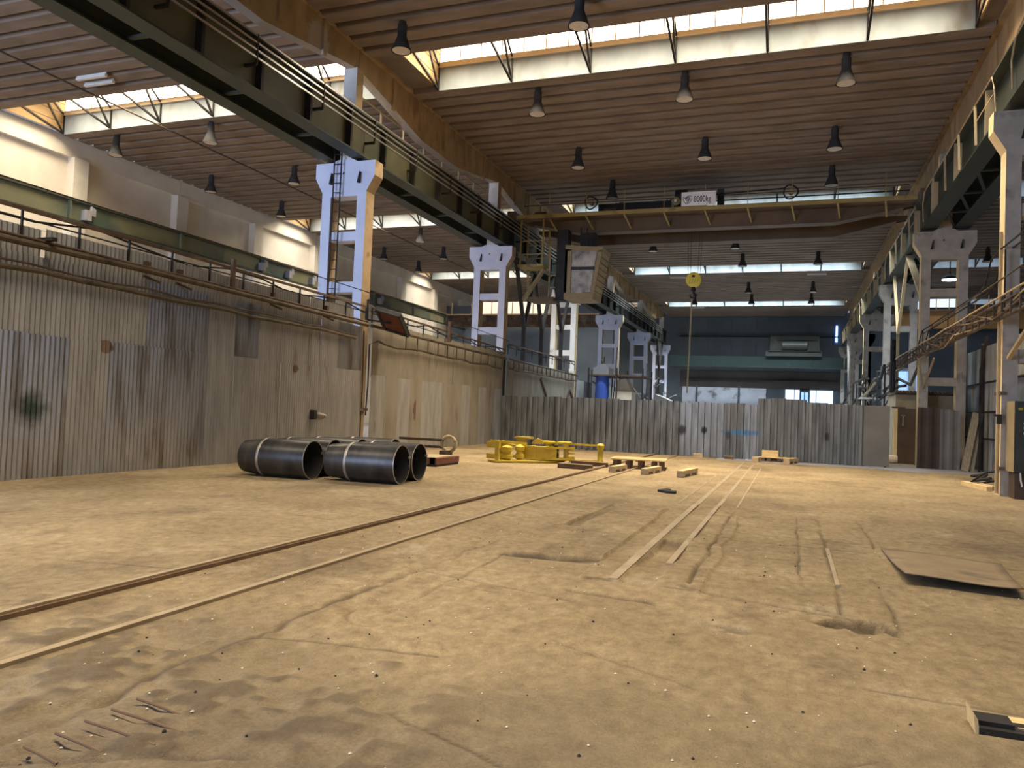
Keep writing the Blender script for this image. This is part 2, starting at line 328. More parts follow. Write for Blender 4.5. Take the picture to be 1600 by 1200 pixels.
ORD = ['first', 'second', 'third', 'fourth', 'fifth', 'sixth', 'seventh', 'eighth', 'ninth', 'tenth', 'eleventh', 'twelfth', 'thirteenth', 'fourteenth', 'fifteenth', 'sixteenth', 'seventeenth', 'eighteenth', 'nineteenth', 'twentieth', 'twenty-first', 'twenty-second', 'twenty-third', 'twenty-fourth']
import bmesh
def renorm(o):
    b = bmesh.new(); b.from_mesh(o.data); bmesh.ops.recalc_face_normals(b, faces=b.faces); b.to_mesh(o.data); b.free()
# ================================================================== FLOOR
rng = np.random.default_rng(3)
def vnoise(x, y, sc, seed):
    r = np.random.default_rng(seed); T = r.random((256, 256))
    u = x / sc; v = y / sc; i = np.floor(u).astype(int); j = np.floor(v).astype(int); fu = u - i; fv = v - j
    fu = fu * fu * (3 - 2 * fu); fv = fv * fv * (3 - 2 * fv); i %= 256; j %= 256; i2 = (i + 1) % 256; j2 = (j + 1) % 256
    return (T[i, j] * (1 - fu) + T[i2, j] * fu) * (1 - fv) + (T[i, j2] * (1 - fu) + T[i2, j2] * fu) * fv - 0.5
def sstep(a, b, x):
    t = np.clip((x - a) / (b - a), 0, 1); return t * t * (3 - 2 * t)
def floor_height(x, y):
    global GRIME_SHADE
    gr = np.zeros_like(x)
    n1 = vnoise(x, y, 0.9, 1); n2 = vnoise(x, y, 0.28, 2); n3 = vnoise(x, y, 0.09, 3)
    h = 0.012 * n1 + 0.010 * n2 + 0.006 * n3
    rough = sstep(5.2, 3.6, y) * sstep(-0.6, -2.6, x)                      # broken concrete in the near left corner
    bed = sstep(-2.9, -3.5, x) * sstep(-5.3, -5.0, x) * sstep(16, 8, y)     # gritty bed along the rails
    h = h + rough * (0.030 * n2 + 0.022 * n3) + bed * (0.016 * n3 + 0.012 * n2)
    w = x + 0.10 * n1; q = y + 0.35 * n1 + 0.12 * n2
    h = h + 0.045 * sstep(-2.93, -2.90, w) * sstep(-1.88, -1.90, w) * sstep(8.00, 8.08, q) * sstep(13.5, 12.8, y)          # broken slab edge
    h = h - 0.050 * sstep(-2.92, -2.90, x) * sstep(-2.62, -2.75, w) * sstep(10.15, 10.3, y) * sstep(13.6, 13.2, y)
    h = h + 0.022 * sstep(-1.89, -1.875, x) * sstep(-1.49, -1.505, x) * sstep(7.22, 7.25, y) * sstep(13.9, 12, y)        # steel edged kerb
    h = h - 0.050 * sstep(-1.49, -1.47, x) * sstep(-1.22, -1.24, x) * sstep(8.0, 9.0, y) * sstep(10.12, 10.07, q)       # open channel
    h = h + 0.020 * sstep(-1.15, -1.13, w) * sstep(-0.70, -0.72, w) * sstep(7.15, 7.2, q) * sstep(13.9, 12, y)
    for c, a0, a1, wd, dp in ((-0.86, 7.4, 14, .02, .030), (0.14, 7.9, 14, .015, .012), (0.46, 6.9, 14, .02, .016), (-2.9, 5.2, 8, .015, .012),
                              (1.08, 10.8, 14, .02, .02), (0.86, 6.5, 9, .015, .012), (-3.35, 2, 9, .03, .012)):
        k_ = np.exp(-((x - c + 0.05 * n2 + .03 * n1) / wd) ** 2) * sstep(a0, a0 + .15, y) * sstep(a1, a1 - .3, y); h = h - dp * k_; gr = np.maximum(gr, k_ * np.clip(.55 + n1 * 1.2, 0.1, .8))
    for c, sl, a0, a1, wd, dp in ((7.05, -0.30, -1.0, 0.75, .03, .035), (8.6, -0.08, -0.8, 1.0, .02, .018), (10.5, 0.0, -1.1, 1.0, .02, .015), (12.0, 0.05, -2.8, 1.0, .02, .015),
                                  (5.9, -0.25, -3.6, -1.6, .025, .018), (6.15, -0.05, -2.9, -2.3, .02, .014), (4.1, 0.55, -3.5, -2.2, .02, .014), (6.5, -0.1, -1.9, -1.0, .04, .030),
            (8.02, 0.02, -2.9, -1.9, .035, .02), (7.24, 0, -1.9, -1.5, .015, .01), (7.2, -.02, -1.15, -.72, .03, .02), (9.4, .04, -.8, .1, .015, .01), (11.2, -.03, -.8, 1.0, .02, .012), (9.2, .3, -7, -5.3, .015, .01), (8.1, -.15, -6.8, -5.4, .02, .012), (7.0, .25, -6.5, -5.2, .015, .01), (3.3, .4, -2.6, -1.2, .02, .014), (2.9, -.35, -2.0, -.9, .012, .01), (4.4, -.5, -1.6, -.4, .014, .012), (3.6, 1.1, .0, .5, .014, .012), (5.2, -.1, .4, 1.4, .014, .01), (4.75, .12, -3.4, -2.0, .014, .01), (10.2, .02, 1.2, 2.6, .02, .01), (11.9, -.06, 1.5, 3.4, .02, .01), (13.0, .02, -1.8, -.9, .02, .01), (10.0, 0, -1.88, -1.62, .015, .01), (11.6, 0, -1.88, -1.62, .015, .01), (9.0, .0, -1.14, -.86, .02, .01), (10.8, .0, -1.14, -.86, .02, .01)):
        k_ = np.exp(-((y - c - sl * x + 0.16 * n1 + 0.07 * n2) / wd) ** 2) * sstep(a0, a0 + .12, x) * sstep(a1, a1 - .12, x); h = h - dp * k_; gr = np.maximum(gr, k_ * np.clip(.6 + n1 * 1.2, 0.1, .9))
    r = np.hypot(x + 2.86, y - 5.16); gr = np.maximum(gr, np.exp(-((r - 0.27) / .015) ** 2) * np.clip(.3 + n2, 0, .6) * (x < -2.8)); h = h - 0.016 * np.exp(-((r - 0.27) / .02) ** 2) + 0.006 * n3 * (r < .26)           # round cover
    r = np.hypot((x - .62) / .34, (y - 6.72) / .20) + 0.9 * n2 + 0.5 * n3; h = h - 0.085 * sstep(1.0, 0.55, r); gr = np.maximum(gr, .75 * sstep(1.0, .7, r) * (n3 > -.12))               # pot-hole
    r = np.hypot((x - .33) / .12, (y - 7.05) / .07) + 0.5 * n2; h = h - 0.04 * sstep(1.0, 0.6, r); gr = np.maximum(gr, .5 * sstep(1.0, .6, r))
    r = np.hypot((x + .45) / .3, (y - 6.1) / .12) + 0.9 * n2; h = h - 0.025 * sstep(1.0, 0.5, r); gr = np.maximum(gr, .5 * sstep(1.0, .5, r) * (n3 > 0))
    gr = np.maximum(gr, rough * sstep(.05, .28, n2 + n3 * .8) * .55)
    stp = sstep(-2.95, -2.93, w) * sstep(-1.86, -1.9, w) * np.exp(-((q - 7.99) / .045) ** 2); gr = np.maximum(gr, .85 * stp)  # shadow line along the broken slab edge, painted dark
    gr = np.maximum(gr, .5 * sstep(-2.92, -2.90, x) * sstep(-2.62, -2.8, w) * sstep(10.15, 10.3, y) * sstep(13.6, 12.2, y))
    gr = np.maximum(gr, .6 * sstep(-1.50, -1.48, x) * sstep(-1.2, -1.24, x) * sstep(9.2, 10.0, y) * sstep(10.12, 10.08, q))
    for k in range(4):                                                   # hollows round the bare bars
        h = h - 0.012 * np.exp(-((y - (2.5 + .155 * k)) / .02) ** 2) * sstep(-3.15, -3.0, x) * sstep(-2.7, -2.85, x)
    edge = sstep(-7.5, -6.8, x) * sstep(5.0, 4.4, x) * sstep(1.2, 1.6, y) * sstep(14, 13.2, y)
    rails = np.minimum(sstep(.07, .2, np.abs(x + 5.1)), sstep(.07, .2, np.abs(x + 4.22)))
    GRIME_SHADE = gr * edge
    return (h - 0.004) * edge * rails
GX = np.concatenate([np.arange(-7.5, -4.5, .055), np.arange(-4.5, 1.6, .02), np.arange(1.6, 5.03, .06)]); GY = np.concatenate([np.arange(1.2, 9.0, 0.02), np.arange(9.0, 14.03, 0.04)]); GY[-1] = 14.0
GX[-1] = 5.0
XX, YY = np.meshgrid(GX, GY, indexing='ij'); ZZ = floor_height(XX, YY); nx, ny = XX.shape
V = np.stack([XX, YY, ZZ], -1).reshape(-1, 3)
I = np.arange(nx * ny).reshape(nx, ny)
F = np.stack([I[:-1, :-1], I[1:, :-1], I[1:, 1:], I[:-1, 1:]], -1).reshape(-1, 4)
def coarse(x0, x1, y0, y1):
    global V, F
    n = len(V); V = np.vstack([V, [[x0, y0, 0], [x1, y0, 0], [x1, y1, 0], [x0, y1, 0]]]); F = np.vstack([F, [[n, n + 1, n + 2, n + 3]]])
coarse(-31.3, -7.5, -8, 31.4); coarse(5.0, 24, -8, 31.4); coarse(-7.5, 5.0, -8, 1.2); coarse(-7.5, 5.0, 14.0, 31.4); coarse(-31.3, 24, 31.4, 89)
me = bpy.data.meshes.new('floor'); me.vertices.add(len(V)); me.vertices.foreach_set('co', V.astype(np.float32).ravel())
me.loops.add(len(F) * 4); me.loops.foreach_set('vertex_index', F.astype(np.int32).ravel())
me.polygons.add(len(F)); me.polygons.foreach_set('loop_start', np.arange(0, len(F) * 4, 4, dtype=np.int32)); me.polygons.foreach_set('loop_total', np.full(len(F), 4, dtype=np.int32))
me.update(calc_edges=True); me.validate()
at = me.attributes.new('grime_shade', 'FLOAT', 'POINT'); gv = np.zeros(len(V), np.float32); gv[:nx * ny] = GRIME_SHADE.ravel(); at.data.foreach_set('value', gv)
floor = bpy.data.objects.new('floor', me); COL.objects.link(floor); me.materials.append(M['dusty_floor']); me.materials.append(M['neutral_grey']); me.polygons[len(me.polygons) - 1].material_index = 1  # unseen floor past the fence, greyed for neutral bounce light
tag(floor, 'dusty tan concrete floor with cracks, pits and worn seams', kind='structure'); WOFF['floor'] = (0, 0, 0)
for x0, x1, y0, y1 in ((-1.60, -1.51, 7.25, 10.1), (-1.60, -1.51, 10.13, 14.2), (-1.60, -1.51, 14.23, 29.5), (-1.21, -1.14, 8.3, 10.1), (-1.21, -1.14, 10.12, 14.2), (-1.21, -1.14, 14.23, 29.5),
                       (0.46, 0.50, 8.2, 10.5), (-1.89, -1.86, 14.2, 24), (-0.87, -0.83, 14.2, 26)):
    MB().box(x0, x1, y0, y1, -0.03, 0.024 if y0 < 14 and x0 < 0 else 0.006).build('edge_strip', 'edge_strip', floor)
# rails let into the floor
for nm, x, lab in (('floor_rail', -5.10, 'rusty floor rail with a dark side, left one of the pair'), ('floor_rail', -4.22, 'worn pale floor rail nearly flush with the concrete, right one of the pair')):
    t = thing(nm, lab, 'rail', (x, 2, 0))
    if x < -5:
        MB().box(x - .03, x + .022, 1, 31, 0.035, 0.055).build('rail_head', 'rail_steel', t)
        MB().box(x - .02, x + .045, 1, 31, -0.03, 0.035).build('rail_web', 'rail_side', t)
    else:
        MB().box(x - .035, x + .03, 1, 31, -0.02, 0.026).build('rail_head', 'rail_steel', t)
        MB().box(x - .07, x - .036, 1, 31, -0.02, 0.016).build('guard_edge', 'rail_side', t)
# ================================================================== CEILING
BAYS = [('hall', -13.50, 5.36), ('left aisle', -31.0, -13.75), ('right aisle', 5.76, 24.0)]
segs = []; y = -8.0
for yf in SKY_FAR: segs.append((y, yf - SKY_W)); y = yf
segs.append((y, 88.6))
for bn, xa, xb in BAYS:
    m = MB()
    for a, b in segs: m.box(xa, xb, a, b, 13.22, 13.36)
    c = m.build('ceiling', 'ceiling_concrete'); tag(c, 'brown ribbed concrete ceiling over the ' + bn, kind='structure')
    L = xb - xa - 0.36
    rib = withmat(MB().prism([(-.27, .02), (-.25, 0), (.25, 0), (.27, .02), (.31, .23), (-.31, .23)], 'x', -L / 2, L / 2).mesh('rib'), 'ceiling_rib')
    for a, b in segs:
        n = max(1, round((b - a - .72) / .775)); st = (b - a - .72) / n
        for i in range(n + 1):
            yy = a + .36 + i * st
            if yy < 5 or (bn != 'hall' and yy < 14): continue
            if bn == 'right aisle' and yy < 30: continue
            inst(rib, 'ceiling_rib', ((xa + xb) / 2, yy, 12.995), c)
    if bn == 'hall':
        for px, py, r in ((-6.2, 27.3, .55), (-5.4, 27.4, .3), (-10.0, 27.0, .5), (-3.9, 26.8, .35)):
            pass
# ================================================================== ROOF LIGHTS
wn = 0
for bn, xa, xb in BAYS:
    for i, yf in enumerate(SKY_FAR):
        if i == 0 or (bn == 'right aisle' and i == 1): continue
        if bn == 'left aisle' and i == 4: continue
        wn += 1; x0 = xa + (1.25 if bn == 'hall' else .35); x1 = xb - (.7 if bn == 'hall' else .35); yn = yf - SKY_W
        w = thing('window_%d' % wn, '%s roof light strip over the %s, counted from the camera' % (ORD[i - 1], bn), None, ((x0 + x1) / 2, yf, 13), kind='structure')
        npan = 6; pw = (x1 - x0) / npan
        for k in range(npan):
            MB().box(x0 + k * pw + .02, x0 + (k + 1) * pw - .02, yf - .02, yf + .03, 12.97, 13.80).build('upstand_panel', 'upstand_sheet', w)
        MB().box(x0, x1, yf - .10, yf + .03, 13.80, 13.98).build('sill', 'beige_sill' if i < 3 else 'upstand_sheet', w)
        MB().box(x0, x1, yf - .04, yf + .04, 14.62, 14.72).build('head_rail', 'beige_sill' if i < 3 else 'upstand_sheet', w)
        near = i <= 2
        gp = (x1 - x0) / 21
        if near:
            pane = withmat(MB().box(-gp / 2 + .025, gp / 2 - .025, -.01, .01, 0, .64).mesh('pane'), 'skylight_glass' if bn != 'right aisle' and (i == 1 or bn != 'hall') else 'skylight_far_glass')
            mull = withmat(MB().box(-.022, .022, -.03, .03, 0, .64).mesh('mullion'), 'beige_sill')
            for k in range(22):
                if k < 21: inst(pane, 'pane', (x0 + (k + .5) * gp, yf, 13.98), w)
                inst(mull, 'mullion', (x0 + k * gp, yf, 13.98), w)
        else:
            MB().box(x0, x1, yf - .01, yf + .01, 13.98, 14.62).build('pane', 'skylight_far_glass', w)
        MB().quad((xa, yn - .05, 14.75), (xb, yn - .05, 14.75), (xb, yf + .1, 14.95), (xa, yf + .1, 14.95)).quad((xa, yf + .1, 14.98), (xb, yf + .1, 14.98), (xb, yn - .05, 14.78), (xa, yn - .05, 14.78)).build('roof_sheet', 'monitor_board', w)
        MB().box(xa, xb, yn - .12, yn - .02, 13.2, 14.76).build('near_board', 'monitor_board', w)
        MB().box(xa, xb, yf + .05, yf + .12, 13.2, 14.95).build('back_board', 'monitor_board', w)
        for xs in (x0 - .06, x1 + .01):
            for k in range(4): MB().box(xs, xs + .05, yn, yf, 13.05 + .42 * k, 13.05 + .42 * k + .395).build('side_board', 'monitor_board', w)
        MB().box(xa, x0 - .06, yn, yf, 13.2, 13.34).box(x1 + .06, xb, yn, yf, 13.2, 13.34).build('edge_slab', 'ceiling_concrete', w)
        for k in range(npan + 1):
            xx = x0 + k * pw
            m = MB(); m.bar((xx, yf - .06, 12.98), (xx, yf - .06, 13.85), .05); m.bar((xx, yf - .07, 13.0), (xx, yn + .1, 13.62), .07)
            m.bar((xx, yf - .07, 13.0), (xx, yf - 1.35, 14.75), .07); m.bar((xx, yf - .07, 13.85), (xx, yf - 1.35, 14.75), .06)
            m.build('truss_strut', 'dark_steel', w)
# ================================================================== COLUMNS
YC0, YS = 20.9, 12.7
def column(xc, yc, sgn, beams, fm, sm, label, group, ladder=False):
    """sgn=+1: hall is on the +x side of this row (left row)"""
    t = thing('concrete_column', label, 'column', (xc, yc + .25, 0), group=group)
    h = .82; lw = .33; y0, y1 = yc, yc + .5
    m = MB(); m.box(xc - h, xc - h + lw, y0, y1, -.02, 8.22); m.box(xc + h - lw, xc + h, y0, y1, -.02, 8.22)
    o = m.build('shaft', [fm, sm], t); paint(o, lambda n, c: 1 if abs(n.x) > .5 else 0)  # warm and cool light painted on by face direction
    for a, b in beams:
        m = MB().box(xc - h + lw - .01, xc + h - lw + .01, y0 + .04, y1 - .04, a, b); m.build('cross_beam', fm, t)
    m = MB().prism([(xc - h, 8.22), (xc + h, 8.22), (xc + h, 8.36), (xc + h + .28, 8.86), (xc + h + .28, 9.34), (xc + .45, 9.34), (xc + .3, 9.42), (xc - .3, 9.42), (xc - .45, 9.34), (xc - h - .28, 9.34), (xc - h - .28, 8.86), (xc - h, 8.36)], 'y', y0, y1)
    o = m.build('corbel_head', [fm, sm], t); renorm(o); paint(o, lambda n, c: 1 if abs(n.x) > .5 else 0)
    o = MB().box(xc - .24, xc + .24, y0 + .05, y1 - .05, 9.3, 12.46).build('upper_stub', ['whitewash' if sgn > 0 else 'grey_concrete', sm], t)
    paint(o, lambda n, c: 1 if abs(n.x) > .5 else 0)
    for s in (-1, 1):
        MB().prism([(xc + s * .52, 8.62), (xc + s * .52 + .07, 8.62), (xc + s * .52 + .08, 8.98)], 'y', y0 - .12, y0).build('bracket_iron', 'dark_steel', t)
    MB().lathe([(.035, -.004), (.035, .01)], 10, (xc - .05, y0, 8.98), 'y').build('bolt_hole', 'black_paint', t)
    return t
LB = [(6.78, 7.08), (5.12, 5.46), (3.3, 3.6), (1.5, 1.8)]; RB = [(6.74, 7.06), (3.2, 3.52), (.9, 1.2)]
XL, XR = -13.70, 5.56
for k in range(6):
    fm = 'whitewash' if k == 2 else 'cool_lit_wash'
    column(XL, YC0 + YS * k, 1, LB, fm, 'warm_lit_side' if k != 2 else 'cream_warm_lit', '%s H-shaped white column on the left of the hall, counted from the camera' % ORD[k], 'columns on the left of the hall')
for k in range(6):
    column(XR, YC0 + .3 + YS * k, -1, RB, 'grey_concrete', 'cream_warm_lit' if k in (0, 1, 3) else 'grey_concrete', '%s grey H-shaped concrete column on the right of the hall, counted from the camera' % ORD[k], 'columns on the right of the hall')
# ladder and conduit on the front of the first left column
t = thing('steel_ladder', 'dark narrow ladder running up the front of the nearest white column', 'ladder', (-13.92, 20.78, 4.4))
for dx_ in (-.13, .13): MB().bar((-13.92 + dx_, 20.78, 4.4), (-13.90 + dx_, 20.78, 10.2), .035).build('ladder_rail', 'dark_steel', t)
rung = withmat(MB().bar((-.13, 0, 0), (.13, 0, 0), .025).mesh('rung'), 'dark_steel')
for i in range(18): inst(rung, 'rung', (-13.92, 20.78, 4.6 + .31 * i), t)
# ================================================================== FISH-BELLY ROOF BEAMS
def roof_beam(xc, ya, label, hallside):
    t = thing('roof_beam', label, 'beam', (xc, ya + YS / 2, 12))
    yb = ya + YS
    prof = [(ya + .02, 12.46), (ya + .8, 12.36), (ya + 4.6, 11.72), (ya + 8.0, 11.72), (yb - .8, 12.36), (yb - .02, 12.46), (yb - .02, 13.42), (ya + .02, 13.42)]
    m = MB().prism([(p[0], p[1]) for p in prof], 'x', xc - .17, xc + .17)
    o = m.build('web', ['beam_concrete', 'beam_under'], t); renorm(o); paint(o, lambda n, c: 1 if n.z < -.3 else 0)
    o = MB().box(xc - .34, xc + .34, ya + .02, yb - .02, 13.1, 13.24).build('ledge', 'beam_concrete', t)
    for s in (-1, 1):
        for k in range(5):
            yy = ya + 2.2 + k * 2.1
            MB().box(xc + s * .17, xc + s * .25 if s > 0 else xc - .25, yy, yy + .16, 12.0, 13.1).build('stiffener', 'beam_concrete', t) if s > 0 else None
for k in range(-1, 6):
    if YC0 + YS * k > 80: continue
    roof_beam(XL, YC0 + .25 + YS * k, 'fish-bellied ochre roof beam over the left columns, %s bay from the camera' % ORD[k + 1], 1)
    roof_beam(XR, YC0 + .55 + YS * k, 'fish-bellied ochre roof beam over the right columns, %s bay from the camera' % ORD[k + 1], -1)
# ================================================================== CRANE RUNWAYS
def girder(xc, ya, z0, z1, w, mw, mf, label, stf=True, ms=None, n=6, face=1, railm='dark_steel', length=YS):
    t = thing('runway_girder', label, 'girder', (xc, ya + length / 2, z0)); yb = ya + length
    MB().box(xc - .02, xc + .02, ya + .01, yb - .01, z0 + .06, z1 - .06).build('web', mw, t)
    MB().box(xc - w / 2, xc + w / 2, ya + .01, yb - .01, z0, z0 + .05).build('lower_flange', mf, t)
    MB().box(xc - w / 2, xc + w / 2, ya + .01, yb - .01, z1 - .05, z1).build('upper_flange', mf, t)
    MB().box(xc - .04, xc + .04, ya, yb, z1, z1 + .10).build('crane_rail', railm, t)
    if stf:
        for i in range(n):
            yy = ya + length * (i + .5) / n
            MB().box(xc + .02 * face, xc + (w / 2 - .03) * face, yy - .05, yy + .05, z0 + .05, z1 - .05).build('stiffener', ms or mf, t) if face > 0 else MB().box(xc - (w / 2 - .03), xc - .02, yy - .02, yy + .02, z0 + .05, z1 - .05).build('stiffener', ms or mf, t)
    return t
for k in range(-1, 5):
    yb = YC0 + .25 + YS * k; o_ = ORD[k + 1]
    girder(-13.22, yb, 9.44, 10.80, .50, 'olive_lit_steel' if k < 1 else 'green_steel', 'green_steel', 'dark green runway girder, hall side of the left columns, %s bay from the camera' % o_, ms='dark_steel')
    girder(-14.40, yb, 9.44, 10.60, .50, 'green_steel', 'green_steel', 'dark green runway girder, aisle side of the left columns, %s bay from the camera' % o_, stf=False)
    girder(5.00, yb + .3, 9.46, 10.85, .56, 'green_steel', 'green_steel', 'dark green runway girder, hall side of the right columns, %s bay from the camera' % o_, ms='tan_steel', n=3, face=-1)
    girder(6.15, yb + .3, 9.46, 10.85, .56, 'green_steel', 'green_steel', 'dark green runway girder, outer side of the right columns, %s bay from the camera' % o_, stf=False)
    t = thing('girder_bracing', 'flat steel bracing between the left runway girders, %s bay from the camera' % o_, 'bracing', (-13.8, yb, 9.5))
    for i in range(4): MB().bar((-14.2, yb + 1.2 + i * 3.1, 9.56), (-13.45, yb + 1.2 + i * 3.1, 9.56), .12, .06).build('brace_bar', 'green_steel', t)
    MB().box(-14.12, -13.5, yb + .1, yb + YS - .1, 10.62, 10.66).build('walk_plate', 'dark_steel', t)
    t = thing('girder_bracing', 'crossed steel bracing between the right runway girders, %s bay from the camera' % o_, 'bracing', (5.56, yb, 9.5))
    for i in range(5):
        a = yb + .6 + i * 2.5
        MB().bar((5.25, a, 9.56), (5.9, a, 9.56), .12, .06).build('brace_bar', 'green_steel', t)
        MB().bar((5.25, a + .1, 9.56), (5.9, a + 2.3, 9.56), .10, .05).build('brace_bar', 'green_steel', t)
    MB().box(5.25, 5.9, yb + .4, yb + YS, 10.6, 10.64).build('walk_plate', 'dark_steel', t)
for k in range(6):
    girder(-29.3, 7.9 + YS * k, 8.92, 9.82, .36, 'pale_green_steel', 'green_steel', 'pale green crane girder along the white aisle wall, %s length from the camera' % ORD[k], ms='pale_green_steel', n=2, railm='rusty_steel')
for i, yy in enumerate((24.6, 36.4, 38.9, 41.3, 45.5, 50)):
    o = MB().box(-29.28, -28.95, yy - .22, yy + .06, 9.05, 9.5).prism([(yy + .06, 9.3), (yy + .3, 9.3), (yy + .3, 9.62), (yy + .1, 9.72)], 'x', -29.12, -29.0).build('girder_lug', 'neutral_grey'); tag(o, 'pale bracket lug on the far left green girder, %s from the camera' % ORD[i], 'bracket')
for i in range(4):
    z = 10.14 + i * .185
    m = MB().box(-12.86, -12.82, 8, 80, z, z + .05); o = m.build('conductor_bar', 'conductor_metal')
    tag(o, 'bright conductor bar along the left runway, %s of the four' % ['lowest', 'second lowest', 'second highest', 'highest'][i], 'conductor bar', 'conductor bars along the left runway')
for i in range(24):
    yy = 9.6 + i * 2.9
    m = MB().bar((-13.2, yy, 10.0), (-12.84, yy, 10.0), .07).bar((-12.84, yy, 10.0), (-12.84, yy, 10.76), .05).bar((-13.2, yy, 10.72), (-12.84, yy, 10.72), .05)
    o = m.build('conductor_bracket', 'dark_steel'); tag(o, 'dark conductor bar bracket on the left runway girder, %s from the camera' % ORD[i], 'bracket', 'brackets of the conductor bars')
# handrail on the left runway walkway
t = thing('handrail', 'thin ochre handrail on the walkway behind the left runway girder', 'railing', (-13.9, 21.6, 10.66))
MB().bar((-13.9, 21.6, 11.9), (-13.9, 33.0, 11.9), .05).build('top_rail', 'tan_steel', t)
for i in range(7): MB().bar((-13.9, 21.62 + i * 1.68, 10.66), (-13.9, 21.62 + i * 1.68, 11.9), .06).build('post', 'tan_steel', t)
# far handrails on the left runway
for j, (a, b) in enumerate(((46.6, 57.5), (59.3, 70), (72, 82))):
    t = thing('handrail', 'pale handrail on the far left runway walkway, %s stretch beyond the operator cab' % ORD[j], 'railing', (-13.9, a, 10.66))
    MB().bar((-13.9, a, 11.7), (-13.9, b, 11.7), .06).build('top_rail', 'tan_steel', t)
    for i in range(9): MB().bar((-13.9, a + i * (b - a) / 8, 10.66), (-13.9, a + i * (b - a) / 8, 11.7), .07).build('post', 'tan_steel', t)
# railings along the hall side of the right runway
for k in range(-1, 5):
    ya = YC0 + 1.0 + YS * k; yb = ya + 11.2
    t = thing('runway_railing', 'thin pale railing hung along the right runway girder, %s bay from the camera' % ORD[k + 1], 'railing', (4.66, ya, 9.5))
    m = MB().tube([(4.66, ya, 9.55), (4.62, ya + .05, 10.2), (4.62, ya + .35, 10.62), (4.62, yb - .35, 10.62), (4.62, yb - .05, 10.2), (4.66, yb, 9.55)], .022, 6)
    m.build('top_rail', 'tan_steel', t)
    for i in range(1, 5): MB().bar((4.66, ya + i * 2.24, 9.5), (4.62, ya + i * 2.24, 10.62), .06, .04).build('post', 'tan_steel', t)
    MB().bar((4.62, ya + .1, 10.1), (4.62, ya + 2.0, 10.1), .02).build('mid_rail', 'tan_steel', t)
# ================================================================== LEFT CORRUGATED WALL
def wave_y(x, y0, y1, z0, z1, wl=.1, amp=.017, seg=6, tilt=0):
    m = MB(); n = int(round((y1 - y0) / wl * seg)); 
    for i in range(n + 1):
        yy = y0 + (y1 - y0) * i / n; xx = x + amp * math.cos(2 * PI * i / seg)
        m.v += [(xx, yy, z0), (xx + tilt, yy, z1)]
    m.f = [(2 * i, 2 * i + 2, 2 * i + 3, 2 * i + 1) for i in range(n)]
    return m
wl_ = thing('wall_left', 'long wall of weathered corrugated sheets along the left of the hall', None, (-12.72, 20, 0), kind='structure')
def sheet_row(y0, y1, z0, z1, x, mats, w=.9):
    yy = y0
    while yy < y1 - .1:
        e = min(yy + w, y1)
        if y1 - e < .3: e = y1
        mm = random.choice(mats); dz0 = random.uniform(-.015, .015)
        o = wave_y(x + random.uniform(-.008, .008), yy, e + .02, max(0, z0 + dz0), z1 + random.uniform(-.02, .02), tilt=random.uniform(-.01, .01)).build('corrugated_sheet', mm, wl_, smooth=True)
        yy = e
X1 = -12.72
DS = ['dust_sheet'] * 4 + ['zinc_sheet']
sheet_row(6.0, 20.85, 0, 2.60, X1, ['dust_sheet', 'dust_sheet', 'zinc_sheet'])
sheet_row(6.0, 20.85, 2.55, 4.0, X1 - .03, DS)
sheet_row(6.0, 9.85, 3.95, 4.50, X1 - .05, ['dust_sheet']); sheet_row(9.93, 20.3, 3.95, 4.52, X1 - .05, ['dust_sheet'])
sheet_row(21.45, 33.4, 0, 2.50, X1, ['tan_sheet', 'tan_sheet', 'dust_sheet'])
sheet_row(21.45, 33.4, 2.45, 3.95, X1 - .03, ['tan_sheet']); sheet_row(21.5, 33.3, 3.9, 4.25, X1 - .05, ['tan_sheet'])
sheet_row(33.9, 45.9, 0, 3.9, X1 - .02, ['tan_sheet'])
sheet_row(46.5, 58.3, 0, 3.6, X1 - .02, ['fence_dark', 'clad_sheet', 'fence_zinc'])
sheet_row(58.9, 71, 0, 3.4, X1 - .02, ['fence_dark', 'fence_grey'])
# rail, pipes and brackets on the wall
def pipe(name, label, pts, r, m, cat='pipe', k=8, group=None):
    o = MB().tube(pts, r, k).build(name, m, smooth=True); tag(o, label, cat, group); return o
def wob(y0, y1, st, x, z, a, dz=0):
    pts = []; yy = y0
    while yy <= y1: pts.append((x, yy, z + dz * (yy - y0) / (y1 - y0) + random.uniform(-a, a))); yy += st
    return pts
pipe('wall_pipe', 'thick brown pipe along the first length of the corrugated left wall', [(-12.52, 5, 4.12), (-12.52, 12, 4.14), (-12.52, 20.8, 4.05)], .06, 'old_pipe')
pipe('wall_pipe', 'thinner rusty pipe resting on the thick pipe of the left wall', [(-12.55, 5, 4.26), (-12.55, 20.8, 4.16)], .03, 'rusty_steel')
pipe('wall_pipe', 'brown pipe along the second length of the left wall beyond the first column', [(-12.52, 21.0, 4.05), (-12.52, 33.2, 3.92)], .05, 'old_pipe')
pipe('wall_pipe', 'brown pipe along the third length of the left wall behind the fence', [(-12.5, 33.6, 3.95), (-12.5, 45.8, 3.85)], .05, 'old_pipe')
pipe('cable_bundle', 'sagging brown cable bundle below the pipe on the near left wall', wob(5, 20.6, .8, -12.6, 3.72, .025, -.12), .045, 'old_pipe', 'cable')
pipe('cable_bundle', 'thin dark cable above the sagging bundle on the near left wall', wob(5, 20.6, .9, -12.6, 3.82, .03, -.12), .02, 'rusty_steel', 'cable')
pipe('cable_bundle', 'sagging dark cable looping along the left wall beyond the first column', [(-12.55, 21.6, 3.6)] + wob(22, 33.2, .9, -12.6, 3.55, .05, -.08), .04, 'old_pipe', 'cable')
pipe('cable_bundle', 'rusty cable tray edge along the left wall behind the fence', wob(33.8, 45.8, 1.0, -12.55, 3.5, .03), .05, 'rusty_steel', 'cable')
